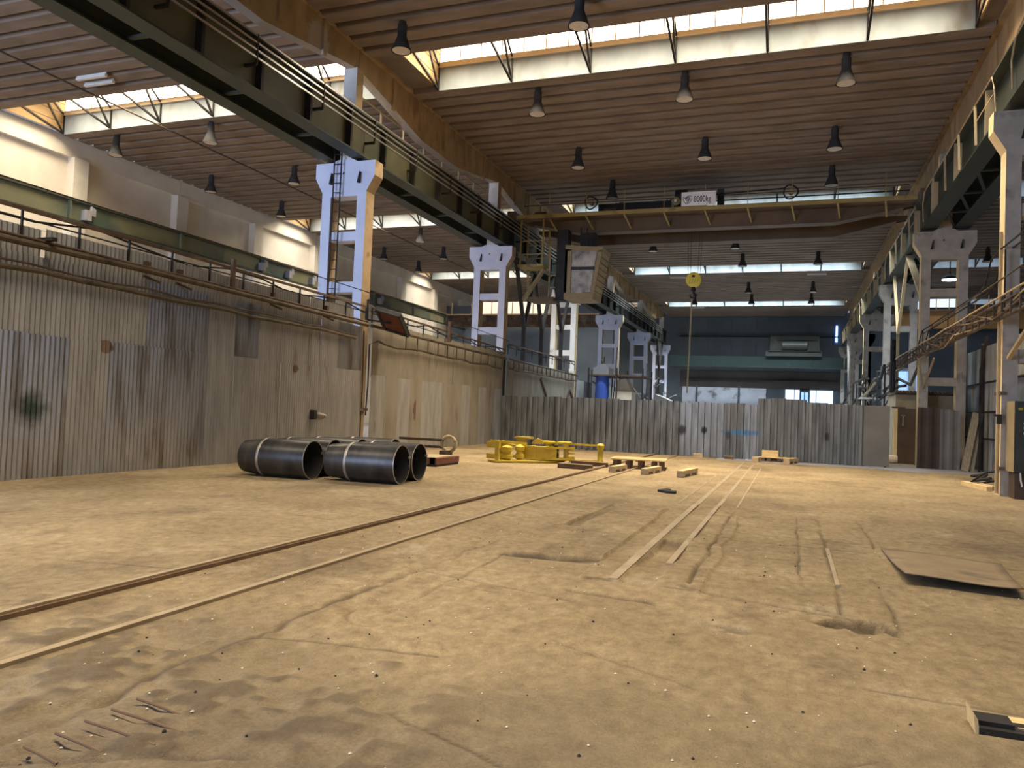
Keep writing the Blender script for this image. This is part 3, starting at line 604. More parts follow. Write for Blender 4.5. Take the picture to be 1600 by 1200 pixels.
t = thing('cable_hanger', 'row of thin hangers between pipe and cable on the second length of left wall', 'hanger', (-12.55, 24, 3.5))
for i in range(12): MB().bar((-12.55, 23.4 + i * .85, 3.5), (-12.55, 23.4 + i * .85, 4.0), .03).build('hanger_rod', 'rusty_steel', t)
t = thing('cable_hanger', 'row of rusty hangers on the left wall behind the fence', 'hanger', (-12.5, 34, 3.5))
for i in range(16): MB().bar((-12.5, 34.2 + i * .74, 3.5), (-12.5, 34.2 + i * .74, 3.95), .04).build('hanger_rod', 'rusty_steel', t)
for j, (ya, yb, za, zb, nm) in enumerate(((6, 21, 4.80, 4.66, 'nearest'), (21.4, 33.6, 4.66, 4.38, 'second'), (34, 46, 4.7, 4.7, 'third'))):
    t = thing('wall_top_rail', 'dark rail with short posts along the top of the left wall, %s length' % nm, 'railing', (-12.75, ya, 4.0))
    MB().bar((-12.75, ya, za), (-12.75, yb, zb), .05, .06).build('rail', 'rusty_steel', t)
    MB().bar((-12.78, ya, za - .16), (-12.78, yb, zb - .16), .025).build('lower_rail', 'dark_steel', t)
    n = int((yb - ya) / 1.15)
    for i in range(n + 1):
        f = i / n; MB().bar((-12.75, ya + f * (yb - ya), 4.2), (-12.75, ya + f * (yb - ya), za + f * (zb - za)), .035).build('post', 'dark_steel', t)
    MB().tube([(-12.8, ya + (yb - ya) * i / 12, za - .1 + .12 * math.sin(i * 1.9) + (zb - za) * i / 12) for i in range(13)], .022, 6).build('loose_cable', 'cable_black', t)
    if j < 2:
        MB().bar((-12.75, ya, za + .45 + .1 * j), (-12.75, yb + .5, zb + .47), .022).build('wire', 'dark_steel', t)
for y_, lab in ((14.63, 'rusty upright post at the top of the near left wall'), (26.9, 'rusty upright post at the top of the second length of left wall'),):
    o = MB().box(-12.60, -12.52, y_ - .05, y_ + .05, 4.1, 4.9).build('wall_post', 'rusty_steel'); tag(o, lab, 'post')
for i, y_ in enumerate((12.1, 13.0, 16.2, 18.6)):
    o = MB().box(-12.64, -12.54, y_ - .05, y_ + .05, 4.1, 4.34).bar((-12.68, y_, 4.05), (-12.52, y_ + .3, 3.95), .04).build('pipe_clamp', 'rusty_steel')
    tag(o, 'small rusty clamp on the near left wall pipe, %s from the camera' % ORD[i], 'clamp')
o = MB().box(-12.75, -12.35, 9.75, 9.85, 4.25, 4.31).build('wall_bracket', 'dark_steel'); tag(o, 'dark steel arm sticking out of the left wall near the left edge of the photo', 'bracket')
# cables down the first column and the second column
pipe('conduit', 'dark conduit running down the first wall column beside the pipes on the floor', [(-12.82, 21.1, .3), (-12.82, 21.12, 2), (-12.84, 21.1, 3.9)], .022, 'cable_black', 'conduit', 6)
pipe('conduit', 'second dark conduit at the far edge of the first wall column', [(-12.82, 21.38, 1.2), (-12.80, 21.42, 2.2), (-12.80, 21.4, 3.5), (-12.6, 21.6, 3.62)], .025, 'cable_black', 'conduit', 6)
pipe('conduit', 'dark conduit in the wall corner beside the left end of the fence', [(-12.6, 33.2, .05), (-12.6, 33.2, 4)], .06, 'rubber_black', 'conduit', 6)
o = MB().box(-12.86, -12.78, 21.0, 21.45, 1.35, 1.45).build('column_strap', 'rusty_steel'); tag(o, 'rusty strap round the first wall column', 'strap')
# small fitting on the wall above the pipes
t = thing('wall_lamp', 'small metal fitting fixed low on the left wall above the black pipes', 'wall lamp', (-12.7, 18.3, 1.05))
MB().box(-12.74, -12.55, 18.2, 18.32, 1.08, 1.34).build('mount', 'cable_black', t)
MB().lathe([(.10, -12.56), (.11, -12.52), (.04, -12.30)], 12, (0, 18.42, 1.18), 'x').build('shade', 'cut_edge', t, smooth=True)
# radiant heater on its bracket
t = thing('radiant_heater', 'square radiant heater tilted down on a bracket beside the first white column', 'heater', (-12.0, 21.6, 4.0))
c = Vector((-12.05, 21.5, 4.22)); ax = Vector((.95, .1, -.26)).normalized(); ay = Vector((.1, -.8, .55)).normalized(); az = ay.cross(ax)
def frame_box(m, u0, u1, v0, v1, w0, w1):
    n = len(m.v)
    for w in (w0, w1):
        for u, v in ((u0, v0), (u1, v0), (u1, v1), (u0, v1)): m.v.append(tuple(c + ax * u + ay * v + az * w))
    m.f += [(n + 3, n + 2, n + 1, n), (n + 4, n + 5, n + 6, n + 7)] + [(n + i, n + (i + 1) % 4, n + 4 + (i + 1) % 4, n + 4 + i) for i in range(4)]; return m
frame_box(MB(), -.45, .45, -.5, .5, 0, .08).build('heater_body', 'dark_steel', t)
m = MB()
for a in ((-.45, -.38, -.5, .5), (.38, .45, -.5, .5), (-.45, .45, -.5, -.43), (-.45, .45, .43, .5)): frame_box(m, *a, -.07, 0)
m.build('rim', 'lamp_grey', t)
frame_box(MB(), -.36, .36, -.42, .42, -.02, -.003).build('ceramic_plate', 'ceramic', t)
MB().bar((-12.75, 21.1, 4.9), (-12.1, 21.5, 4.25), .05).bar((-12.75, 21.1, 4.25), (-12.1, 21.5, 4.2), .05).bar((-12.75, 21.1, 4.9), (-12.75, 21.1, 4.2), .05).build('bracket', 'dark_steel', t)
# ================================================================== FAR LEFT AISLE WALL
fw = thing('wall_aisle', 'pale panelled wall far on the left of the aisle', None, (-31.2, 45, 0), kind='structure')
for k in range(14):
    y0 = 6.9 + 6.2 * k; 
    for a, b in ((0, 2.2), (2.22, 4.4), (4.42, 6.6), (6.62, 8.6), (8.62, 10.3), (10.32, 12.2)):
        MB().box(-31.3, -31.2 + random.uniform(0, .02), y0 + .01, y0 + 6.19, a, b).build('wall_panel', 'white_panel', fw)
    MB().box(-31.2, -30.75, y0 - .38, y0 + .38, 0, 12.2).build('pilaster', 'white_panel', fw)
for k in range(7): MB().box(-31.25, -30.95, 6.9 + 12.4 * k, 6.9 + 12.4 * k + 12.36, 12.2, 13.1).build('top_beam', 'white_panel', fw)
# ================================================================== FENCE ACROSS THE HALL
fence = thing('sheet_fence', 'low fence of upright corrugated metal sheets across the hall', 'fence', (-4, 31.3, 0))
def trap_sheet(x0, x1, z1, y, m, z0=0.02, pitch=.25, dep=.10):
    b = MB(); pts = []; x = x0
    while x < x1 - .01:
        for dx_, dd in ((0, 0), (.10, 0), (.115, dep), (.215, dep), (.23, 0)):
            if x + dx_ * pitch / .25 <= x1: pts.append((x + dx_ * pitch / .25, dd))
        x += pitch
    pts.append((x1, 0))
    for i, (px, dd) in enumerate(pts): b.v += [(px, y - dd, z0), (px, y - dd, z1)]
    b.f = [(2 * i, 2 * i + 2, 2 * i + 3, 2 * i + 1) for i in range(len(pts) - 1)]
    return b.build('fence_sheet', m, fence)
x = -11.95; i = 0
tops = []
while x < 2.55:
    if x < -4.6: m = 'fence_dark' if x < -6 or random.random() < .6 else 'fence_zinc'; z = 2.18
    elif x < -1.4: m = random.choice(['fence_zinc', 'fence_zinc', 'fence_zinc', 'fence_grey']); z = 2.16
    elif x < -.1: m = 'fence_grey'; z = 2.42
    else: m = random.choice(['fence_grey', 'fence_grey', 'fence_dark', 'fence_zinc']); z = 2.30
    w = random.choice([.5, .75, .5]); w = min(w, 2.6 - x) if 2.6 - x - w > .2 else 2.6 - x
    trap_sheet(x, x + w + .03, z + random.uniform(-.025, .03), 31.3 + random.uniform(-.02, .02), m); x += w
MB().box(2.58, 3.45, 31.24, 31.27, .05, 1.88).box(2.58, 3.45, 31.25, 31.28, 1.86, 2.28).build('flat_sheet', 'fence_flat', fence)
MB().box(-11.95, 3.4, 31.36, 31.42, 1.7, 1.78).build('back_rail', 'dark_steel', fence)
for k in range(9): MB().box(-11.9 + k * 1.9, -11.82 + k * 1.9, 31.36, 31.44, -.03, 2.1).build('fence_post', 'dark_steel', fence)
# ================================================================== END WALL
we = MB().box(-31.2, 24, 88.6, 89, 0, 13.4).build('wall_end', 'end_dark'); tag(we, 'dark end wall at the far end of the hall', kind='structure')
def endbit(n, m, x0, x1, z0, z1, d=.12): MB().box(x0, x1, 88.6 - d, 88.62, z0, z1).build(n, m, we)
endbit('brown_band', 'end_brown', -12, 5, 5.0, 6.9, .1); endbit('white_wall', 'end_white', -11.7, -2.6, 2.0, 5.0, .12)
for k in range(14): endbit('cladding_sheet', 'end_dark', -13 + k * 1.32, -13 + k * 1.32 + 1.26, 8.1, 12.9, .06)
for xx in (-10.2, -5.6): endbit('upright', 'end_dark', xx, xx + .22, 1.5, 5.2, .25)
endbit('rail_line', 'dark_steel', -12.2, 4.6, 10.68, 10.78, .35); endbit('low_line', 'dark_steel', -11.5, 4.6, 5.9, 5.98, .4)
w = thing('window_20', 'pale daylit window band low in the end wall', None, (2, 88.4, 3), kind='structure')
for x0, x1 in ((-.6, .3), (.36, .85), (1.9, 2.5), (2.55, 4.2)): MB().box(x0, x1, 88.38, 88.42, 2.6, 4.95).build('pane', 'window_day', w)
MB().box(.85, 1.9, 88.3, 88.5, 2.6, 4.95).box(-.66, -.6, 88.2, 88.42, 2.3, 5).box(.3, .36, 88.2, 88.42, 2.3, 5).box(2.5, 2.55, 88.3, 88.42, 2.3, 5).build('frame', 'end_dark', w)
MB().box(1.0, 1.3, 88.25, 88.3, 2.6, 4.7).box(1.42, 1.72, 88.25, 88.3, 2.6, 4.7).build('pane', 'window_blue', w)
t = thing('bridge_crane', 'dark green overhead crane bridge parked in front of the end wall', 'crane', (-3.5, 84, 7))
MB().box(-12.6, 4.9, 83.6, 84.0, 7.05, 8.15).build('bridge_girder', 'end_green', t)
MB().box(-12.6, 4.9, 83.3, 84.1, 7.0, 7.06).build('lower_flange', 'green_steel', t)
for xx in (-8.0, -2.8, 1.8): MB().box(xx, xx + .06, 83.5, 83.6, 7.0, 8.15).build('stiffener', 'green_steel', t)
t = thing('trolley', 'boxy dark green crane trolley standing above the far crane bridge', 'trolley', (.6, 84, 8.2))
MB().box(-2.6, 2.8, 83.3, 84.6, 8.2, 8.75).build('platform', 'cab_box_green', t); MB().box(-2.2, 2.6, 83.5, 84.4, 8.75, 10.3).build('housing', 'cab_box_green', t)
MB().box(-1.5, 2.3, 83.35, 83.5, 9.9, 10.05).box(-2.4, 2.7, 83.2, 83.3, 8.7, 8.78).build('rail', 'lamp_grey', t); MB().lathe([(.5, -1), (.5, 1.4)], 14, (0, 83.4, 9.3), 'x').build('drum', 'cab_box_green', t)
o = MB().box(4.32, 4.5, 88.42, 88.6, 10.2, 11.95).build('light_strip', 'blue_led'); tag(o, 'vertical glowing blue light strip high on the far right', 'light')
wp = MB().box(-31.2, -14.9, 66, 66.3, 0, 11.2).build('wall_partition', 'end_dark'); tag(wp, 'dark blue-grey partition across the left aisle behind the columns', kind='structure')
t = thing('bridge_crane', 'brown crane bridge across the left aisle behind the white columns', 'crane', (-22, 62, 8.6))
MB().box(-29, -14.7, 61.8, 62.3, 8.75, 9.7).build('bridge_girder', 'rusty_steel', t); MB().box(-29, -14.7, 61.3, 61.8, 9.7, 9.8).build('walkway', 'crane_brown', t); MB().box(-26, -20, 62.5, 63.5, 9.8, 11.0).build('machine_housing', 'lamp_lens', t)
for k in range(8): MB().box(-28.5 + k * 1.9, -28.44 + k * 1.9, 61.3, 61.36, 9.8, 10.8).build('rail_post', 'crane_brown', t)
tr1 = MB().box(-2.6, 6.9, 29.7, 31.2, 0, .012).build('trim_1', 'neutral_grey'); tag(tr1, 'pale grey concrete strip along the foot of the fence and screens', kind='structure')
# ================================================================== RIGHT AISLE BEYOND THE COLUMNS
wr = MB().box(24, 24.3, -8, 89, 0, 13.4).build('wall_right', 'end_dark'); tag(wr, 'dark outer wall of the right aisle', kind='structure')
t = thing('bridge_crane', 'orange-brown crane bridge seen between the right columns', 'crane', (12, 61, 8.6))
MB().box(6.8, 17, 60.6, 61.2, 8.55, 9.75).build('bridge_girder', 'orange_steel', t)
MB().box(6.8, 17, 60.3, 60.6, 9.7, 9.85).build('walkway_edge', 'crane_brown', t)
for k in range(12): MB().box(7 + k * .8, 7.05 + k * .8, 60.3, 60.36, 9.8, 10.8).build('rail_post', 'orange_steel', t)
t = thing('floodlight', 'glaring white floodlight between the right columns', 'lamp', (9.9, 58.4, 11.5))
MB().lathe([(.2, 11.95), (.45, 11.75), (.5, 11.6)], 14, (9.9, 58.4, 0)).build('shade', 'lamp_grey', t); MB().lathe([(.48, 11.56), (.48, 11.60)], 14, (9.9, 58.4, 0)).build('lens', 'lamp_glow', t); MB().bar((9.9, 58.4, 11.9), (9.9, 58.4, 13.22), .06).build('hanger', 'dark_steel', t)
w = thing('window_21', 'bright window above the orange crane in the right aisle', None, (10, 70, 10), kind='structure')
MB().box(9.0, 13.2, 70, 70.05, 10.2, 12.0).build('pane', 'window_day', w); MB().box(8.8, 13.4, 70.06, 70.2, 9.9, 12.2).build('frame', 'end_dark', w)
MB().box(10.3, 12.8, 69.9, 69.98, 10.9, 11.3).build('frame_bar', 'lamp_grey', w)
w = thing('window_22', 'blue window low beyond the right columns above the tiled hut', None, (7.5, 60, 4), kind='structure')
for x0 in (7.0, 7.62): MB().box(x0, x0 + .56, 59.5, 59.55, 4.0, 5.35).build('pane', 'window_blue', w)
MB().box(6.8, 8.4, 59.56, 59.7, 3.8, 5.6).build('frame', 'end_white', w)
o = MB().box(5.9, 24, 72, 72.3, 0, 9.5).build('wall_inner', 'end_dark'); tag(o, 'dark partition across the right aisle', kind='structure')
# cladding beside the right columns
cl = thing('wall_cladding', 'grey corrugated cladding between the right columns', None, (6.9, 33, 0), kind='structure')
def clad(y0, y1, z0, z1, m): o = wave_y(6.9, y0, y1, z0, z1, wl=.18, amp=.02, seg=6); o.build('cladding_sheet', m, cl, smooth=True)
yy = 23.0
while yy < 36.4:
    for z0, z1 in ((0, 1.2), (1.22, 2.2), (2.22, 3.3), (3.32, 4.7)): clad(yy, yy + .9, z0, z1, random.choice(['clad_sheet', 'clad_sheet', 'fence_zinc']))
    yy += .9
for z in (1.21, 2.21, 3.31): MB().box(6.80, 6.86, 23, 36.4, z - .03, z + .03).build('cladding_rail', 'dark_steel', cl)
for y_ in (33.2, 36.3): MB().box(6.74, 6.86, y_, y_ + .1, 0, 4.7).build('cladding_post', 'dark_steel', cl)
# low screens and hut behind the right end of the fence
sc = thing('sheet_screen', 'dark brown and grey corrugated screen standing against the second right column', 'screen', (5.2, 32.4, 0))
def scr(x0, x1, z, m):
    b = MB(); n = int((x1 - x0) / .2) * 4; 
    for i in range(n + 1): b.v += [(x0 + (x1 - x0) * i / n, 32.4 + (.03 if (i // 2) % 2 else 0), 0), (x0 + (x1 - x0) * i / n, 32.4 + (.03 if (i // 2) % 2 else 0), z)]
    b.f = [(2 * i, 2 * i + 2, 2 * i + 3, 2 * i + 1) for i in range(n)]; b.build('screen_sheet', m, sc)
scr(4.52, 4.90, 2.30, 'brown_sheet'); scr(4.90, 5.28, 2.32, 'brown_sheet'); scr(5.28, 5.6, 2.24, 'fence_flat'); scr(5.6, 5.95, 2.22, 'fence_flat')
hut = thing('tiled_hut', 'small plastered hut with a tiled roof edge behind the right end of the fence', 'hut', (4.4, 35.5, 0))
MB().box(4.05, 6.4, 34.9, 37.5, 0, 2.85).build('hut_wall', 'plaster', hut)
MB().prism([(34.75, 2.86), (37.6, 2.86), (37.6, 3.0), (34.75, 2.92)], 'x', 4.0, 6.45).build('roof_slab', 'rusty_steel', hut)
tile = withmat(MB().lathe([(.06, -.25), (.06, .25)], 8, (0, 0, 0), 'y').mesh('roof_tile'), 'old_wood')
for i in range(19): inst(tile, 'roof_tile', (4.06 + i * .128, 34.85, 2.95), hut)
MB().box(3.9, 4.4, 34.7, 34.9, 2.28, 2.34).build('lintel', 'rusty_steel', hut)
dr = MB().box(4.0, 4.62, 33.6, 33.66, .1, 2.25).build('door_panel', 'rust_door', hut)
MB().box(4.15, 4.19, 33.55, 33.6, 1.55, 2.0).box(4.1, 4.24, 33.55, 33.6, 1.95, 2.0).build('hasp', 'cut_edge', dr)
MB().box(3.86, 3.98, 33.6, 33.75, .02, 2.25).build('door_post', 'cream_warm_lit', hut)
o = MB().box(3.35, 4.6, 33.2, 33.6, 0, .07).build('door_step', 'grey_concrete'); tag(o, 'pale concrete step in the gap at the right end of the fence', 'step')
o = MB().lathe([(.16, 3.45), (.17, 3.6), (.17, 3.9), (.15, 3.98)], 12, (0, 33.4, .24), 'x').build('sack', 'cream_sack'); tag(o, 'small pale sack lying on the step behind the fence end', 'sack')
o = MB().prism([(2.72, 31.05), (2.95, 29.6), (4.35, 28.5), (3.9, 30.6)], 'z', .004, .035).build('steel_sheet', 'neutral_grey'); tag(o, 'thin pale sheet lying on the floor before the fence gap', 'sheet')
for i, (xb, xt, yb) in enumerate(((5.95, 6.40, 31.6), (6.16, 6.52, 31.75))):
    o = MB().bar((xb, yb, 0.02), (xt, yb + .55, 2.15), .24, .05, up=(0, 1, 0)).build('plank', 'grey_wood'); tag(o, ['long grey board leaning beside the corrugated screen, left one', 'long grey board leaning beside the corrugated screen, right one'][i], 'board')
o = MB().bar((6.5, 32.0, 0), (6.5, 32.1, 3.8), .07).bar((6.5, 32.1, 3.75), (5.0, 24.0, 4.1), .06).bar((6.5, 32.1, 2.6), (5.1, 25, 4.0), .06).build('brace_frame', 'dark_steel'); tag(o, 'thin dark steel frame with a diagonal brace before the grey cladding', 'frame')
# ================================================================== OVERHEAD CRANE WITH CAB
cr = thing('bridge_crane', 'yellow-brown overhead travelling crane spanning the hall with operator cab', 'crane', (-4.2, 36.5, 10.4))
def girder_profile(y0, y1, m, nm, zb=10.42, zt=11.1):
    poly = [(-12.9, 10.98), (-12.4, 10.9), (-9.95, zb), (1.62, zb), (4.3, 10.9), (4.75, 10.98), (4.75, zt), (-12.9, zt)]
    o = MB().prism(poly, 'y', y0, y1).build(nm, m, cr); renorm(o); return o
girder_profile(36.0, 36.05, 'crane_brown', 'near_web'); girder_profile(36.45, 36.5, 'crane_brown', 'near_web')
girder_profile(38.4, 38.45, 'crane_brown', 'far_web', 10.30); girder_profile(38.8, 38.85, 'crane_brown', 'far_web', 10.30)
for yc, zb, nm in ((36.25, 10.40, 'lower_flange'), (38.62, 10.28, 'lower_flange')):
    m = MB()
    for a, b in (((-12.4, 10.9), (-9.95, zb)), ((-9.95, zb), (1.62, zb)), ((1.62, zb), (4.3, 10.9))): m.bar((a[0], yc, a[1]), (b[0], yc, b[1]), .62, .045)
    m.build(nm, 'crane_brown', cr)
MB().box(-12.9, 4.75, 35.95, 36.55, 11.08, 11.13).box(-12.9, 4.75, 38.3, 38.9, 11.08, 11.13).build('upper_flange', 'crane_brown', cr)
MB().box(-12.9, 4.7, 35.05, 36.0, 11.02, 11.06).build('walkway', 'crane_brown', cr)
MB().box(-12.95, 4.7, 35.0, 35.06, 10.98, 11.16).build('walkway_edge', 'crane_yellow', cr)
for k in range(9):
    xx = -11.3 + k * 1.85
    MB().bar((xx, 35.05, 10.98), (xx + .15, 36.0, 10.55), .07).build('walkway_bracket', 'crane_yellow', cr)
    MB().bar((xx, 35.03, 11.1), (xx, 35.03, 12.15), .03).build('rail_post', 'crane_yellow', cr)
MB().bar((-12.6, 35.03, 11.6), (-5.3, 35.03, 11.6), .03).bar((-3.2, 35.03, 11.6), (4.4, 35.03, 11.6), .03).bar((-8.0, 38.9, 12.1), (4.4, 38.9, 12.1), .05).build('hand_rail', 'dark_steel', cr)
for xa, zr in ((-13.22, 10.9), (5.0, 10.95)):
    MB().box(xa - .2, xa + .2, 34.9, 39.8, zr + .05, zr + .45).build('end_carriage', 'crane_brown', cr)
    for yy in (35.3, 39.4): MB().lathe([(.24, xa - .09), (.24, xa + .09)], 16, (0, yy, zr + .24), 'x').build('wheel', 'dark_steel', cr)
MB().box(-9.3, -5.7, 36.8, 37.6, 11.1, 12.0).build('machinery_box', 'dark_steel', cr)
for xx in (-11.9, -8.4): MB().lathe([(.15, -.3), (.15, .3)], 10, (xx, 35.6, 11.28), 'x').build('motor', 'crane_brown', cr)
for xx, r in ((-9.35, .30), (-.25, .30)):
    MB().tube([(xx + r * math.cos(2 * PI * j / 20), 35.6 + .12 * math.sin(4 * PI * j / 20), 11.74 + r * math.sin(2 * PI * j / 20)) for j in range(20)], .035, 6, closed=True).build('cable_coil', 'cable_black', cr)
    MB().lathe([(.11, -.1), (.11, .15)], 10, (xx, 35.6, 11.74), 'y').build('hub', 'crane_yellow', cr)
MB().bar((-4.0, 35.8, 11.85), (-.5, 35.8, 11.98), .05).bar((-3.9, 36.6, 11.80), (4.6, 36.6, 11.80), .05).build('festoon_track', 'dark_steel', cr)
# trolley
tr = thing('hoist_trolley', 'dark hoist trolley with motor drums on top of the yellow crane bridge', 'trolley', (-4.4, 37.2, 11.15))
MB().box(-5.6, -3.2, 36.0, 38.9, 11.22, 11.42).build('trolley_frame', 'dark_steel', tr)
for xx in (-5.3, -3.5):
    for yy in (36.25, 38.62): MB().lathe([(.10, xx - .04), (.10, xx + .04)], 12, (0, yy, 11.23), 'x').build('wheel', 'dark_steel', tr)
MB().lathe([(.12, -5.5), (.36, -5.45), (.36, -4.9), (.12, -4.85)], 16, (0, 36.6, 12.05), 'x').build('motor', 'cable_black', tr, smooth=True)
MB().lathe([(.12, -4.75), (.26, -4.7), (.26, -4.1), (.12, -4.05)], 16, (0, 36.6, 12.0), 'x').build('gear_drum', 'cable_black', tr, smooth=True)
MB().box(-5.5, -4.0, 36.3, 36.9, 11.42, 11.8).build('bed', 'dark_steel', tr); MB().box(-3.5, -3.2, 36.4, 36.7, 11.42, 12.3).build('control_box', 'green_steel', tr)
MB().lathe([(.2, -.2), (.2, .2)], 14, (-5.3, 35.85, 11.62), 'y').build('buffer', 'crane_yellow', tr); MB().lathe([(.07, -.22), (.07, -.1)], 10, (-5.3, 35.75, 11.62), 'y').build('buffer_cap', 'sign_white', tr)
# load plate
sg = MB().box(-4.95, -3.43, 34.93, 34.97, 11.17, 11.80).build('load_plate', 'sign_white', cr)
def text(s, size, loc, parent, m, rot=(PI / 2, 0, 0), ext=.004, align='LEFT', sx=1.0):
    d = bpy.data.curves.new('lettering', 'FONT'); d.body = s; d.size = size; d.extrude = ext; d.align_x = align
    o = bpy.data.objects.new('lettering', d); COL.objects.link(o); bpy.context.view_layer.update()
    me = bpy.data.meshes.new_from_object(o.evaluated_get(bpy.context.evaluated_depsgraph_get())); bpy.data.objects.remove(o); bpy.data.curves.remove(d)
    me.materials.clear(); me.materials.append(M[m]); q = bpy.data.objects.new('lettering', me); COL.objects.link(q); q.parent = parent
    w = WOFF[parent.name]; q.location = (loc[0] - w[0], loc[1] - w[1], loc[2] - w[2]); q.rotation_euler = rot; q.scale = (sx, 1, 1); return q
text('8000kg', .40, (-4.40, 34.925, 11.33), sg, 'black_paint', sx=.66, ext=.006)
# shield emblem: outline plus a hooked S inside
em = MB()
sh = [(-4.86, 11.58), (-4.76, 11.52), (-4.66, 11.62), (-4.50, 11.62), (-4.49, 11.48), (-4.56, 11.34), (-4.70, 11.24), (-4.82, 11.36), (-4.88, 11.50)]
for a, b in zip(sh, sh[1:] + sh[:1]): em.bar((a[0], 34.92, a[1]), (b[0], 34.92, b[1]), .008, .024)
for pts in ([(-4.58, 11.56), (-4.68, 11.57), (-4.76, 11.50), (-4.72, 11.42), (-4.62, 11.44)], [(-4.60, 11.48), (-4.64, 11.36), (-4.71, 11.31)], [(-4.70, 11.50), (-4.56, 11.50)]):
    for a, b in zip(pts, pts[1:]): em.bar((a[0], 34.92, a[1]), (b[0], 34.92, b[1]), .008, .034)
em.build('emblem', 'black_paint', sg)
# cage and operator cab
cg = MB()
for xx in (-12.75, -11.6):
    for yy in (35.2, 36.2): cg.bar((xx, yy, 8.7), (xx, yy, 10.95), .07)
cg.build('cage_post', 'crane_yellow', cr)
m = MB()
for z in (9.25, 9.9):
    m.bar((-12.75, 35.2, z), (-11.6, 35.2, z), .05).bar((-12.75, 36.2, z), (-11.6, 36.2, z), .05).bar((-11.6, 35.2, z), (-11.6, 36.2, z), .05)
m.bar((-12.75, 36.2, 8.9), (-11.6, 36.2, 9.9), .04).build('cage_rail', 'cab_cream', cr)
MB().box(-12.85, -11.5, 35.1, 36.3, 8.62, 8.74).build('cage_floor', 'crane_yellow', cr)
MB().bar((-12.6, 36, 8.6), (-12.9, 37, 7.7), .12).bar((-11.6, 35.6, 8.6), (-13.0, 36.6, 7.2), .16).build('cage_strut', 'cab_cream', cr)
MB().box(-11.0, -10.45, 35.6, 36.2, 7.0, 10.5).build('mast', 'dark_steel', cr)
MB().box(-11.35, -11.28, 35.5, 35.56, 7.0, 9.6).box(-11.35, -11.0, 35.5, 35.56, 8.2, 8.26).box(-11.35, -11.0, 35.5, 35.56, 7.6, 7.66).build('side_ladder', 'cab_cream', cr)
MB().box(-12.3, -11.0, 35.3, 36.4, 6.95, 7.15).build('stair_landing', 'crane_brown', cr)
cb = MB()
# cab: body with the front leaning forward at the top towards +x
cabp = [(-10.42, 7.02), (-8.95, 7.02), (-8.55, 9.45), (-10.42, 9.62)]
m = MB().prism([(-10.42, 7.0), (-8.98, 7.0), (-8.93, 7.3), (-10.42, 7.3)], 'y', 35.1, 36.7).prism([(-10.42, 9.35), (-8.6, 9.25), (-8.57, 9.46), (-10.42, 9.62)], 'y', 35.1, 36.7)
m.box(-10.42, -10.10, 35.1, 35.2, 7.3, 9.4).box(-10.42, -10.3, 35.1, 36.7, 7.3, 9.4)
m.prism([(-9.12, 7.3), (-8.93, 7.3), (-8.6, 9.3), (-8.80, 9.3)], 'y', 35.1, 35.2).prism([(-9.12, 7.3), (-8.93, 7.3), (-8.6, 9.3), (-8.80, 9.3)], 'y', 36.6, 36.7)
cab = m.build('operator_cab', 'cab_cream', cr); renorm(cab)
MB().prism([(-10.1, 8.42), (-8.96, 8.40), (-8.95, 8.52), (-10.1, 8.54)], 'y', 35.08, 35.18).build('transom', 'black_paint', cab)
MB().prism([(-10.08, 8.56), (-8.97, 8.54), (-8.84, 9.26), (-10.08, 9.34)], 'y', 35.13, 35.15).build('window_pane', 'cab_glass', cab)
MB().prism([(-10.08, 7.32), (-9.13, 7.32), (-8.98, 8.38), (-10.08, 8.40)], 'y', 35.13, 35.15).build('window_pane', 'cab_glass', cab)
MB().quad((-8.93, 35.2, 7.3), (-8.93, 36.6, 7.3), (-8.60, 36.6, 9.28), (-8.60, 35.2, 9.28)).build('front_panel', 'tan_steel', cab)
for i in range(7): MB().bar((-8.915 + .047 * i, 35.12, 7.38 + .27 * i), (-8.915 + .047 * i, 36.68, 7.38 + .27 * i), .05, .02).build('front_slat', 'crane_brown', cab)
MB().box(-9.9, -9.2, 36.0, 36.5, 9.6, 10.4).bar((-9.75, 35.4, 9.55), (-9.75, 35.4, 10.5), .05).bar((-9.45, 35.4, 9.5), (-9.45, 35.4, 10.5), .05).build('cab_hanger', 'dark_steel', cr)
MB().box(-9.55, -9.15, 35.25, 35.3, 7.4, 8.3).build('paper_sheet', 'sign_white', cab)
# hook block on its ropes
hb = thing('hook_block', 'yellow and black striped hook block hanging under the crane bridge', 'hook block', (-4.45, 36.9, 7.4))
hx, hy, hz = -4.52, 36.9, 8.12
MB().lathe([(.30, -.16), (.36, -.12), (.36, .12), (.30, .16)], 20, (hx, hy, hz), 'y').build('sheave_housing', 'hook_yellow', hb, smooth=True)
for i in range(4): MB().bar((hx - .20 + .12 * i, hy - .165, hz - .22 + .02 * i), (hx - .12 + .12 * i, hy - .165, hz + .02), .05, .008).build('stripe', 'black_paint', hb)
MB().box(hx - .07, hx + .07, hy - .17, hy - .15, hz + .1, hz + .2).build('stripe', 'black_paint', hb)
MB().lathe([(.1, hz - .55), (.12, hz - .45), (.08, hz - .34)], 12, (hx, hy, 0)).build('swivel', 'dark_steel', hb)
MB().tube([(hx, hy, hz - .5), (hx + .02, hy, hz - .62), (hx + .16, hy, hz - .74), (hx + .06, hy, hz - .88), (hx - .12, hy, hz - .82), (hx - .15, hy, hz - .7)], [.06, .06, .07, .08, .06, .03], 8).build('hook', 'dark_steel', hb, smooth=True)
for i, (a, b) in enumerate(((-.34, -.26), (-.20, -.16), (.26, .20), (.36, .28))):
    MB().bar((hx + a, hy + (.08 if i % 2 else -.08), 11.25), (hx + b, hy + (.08 if i % 2 else -.08), hz + .2), .018).build('rope', 'cable_black', hb)
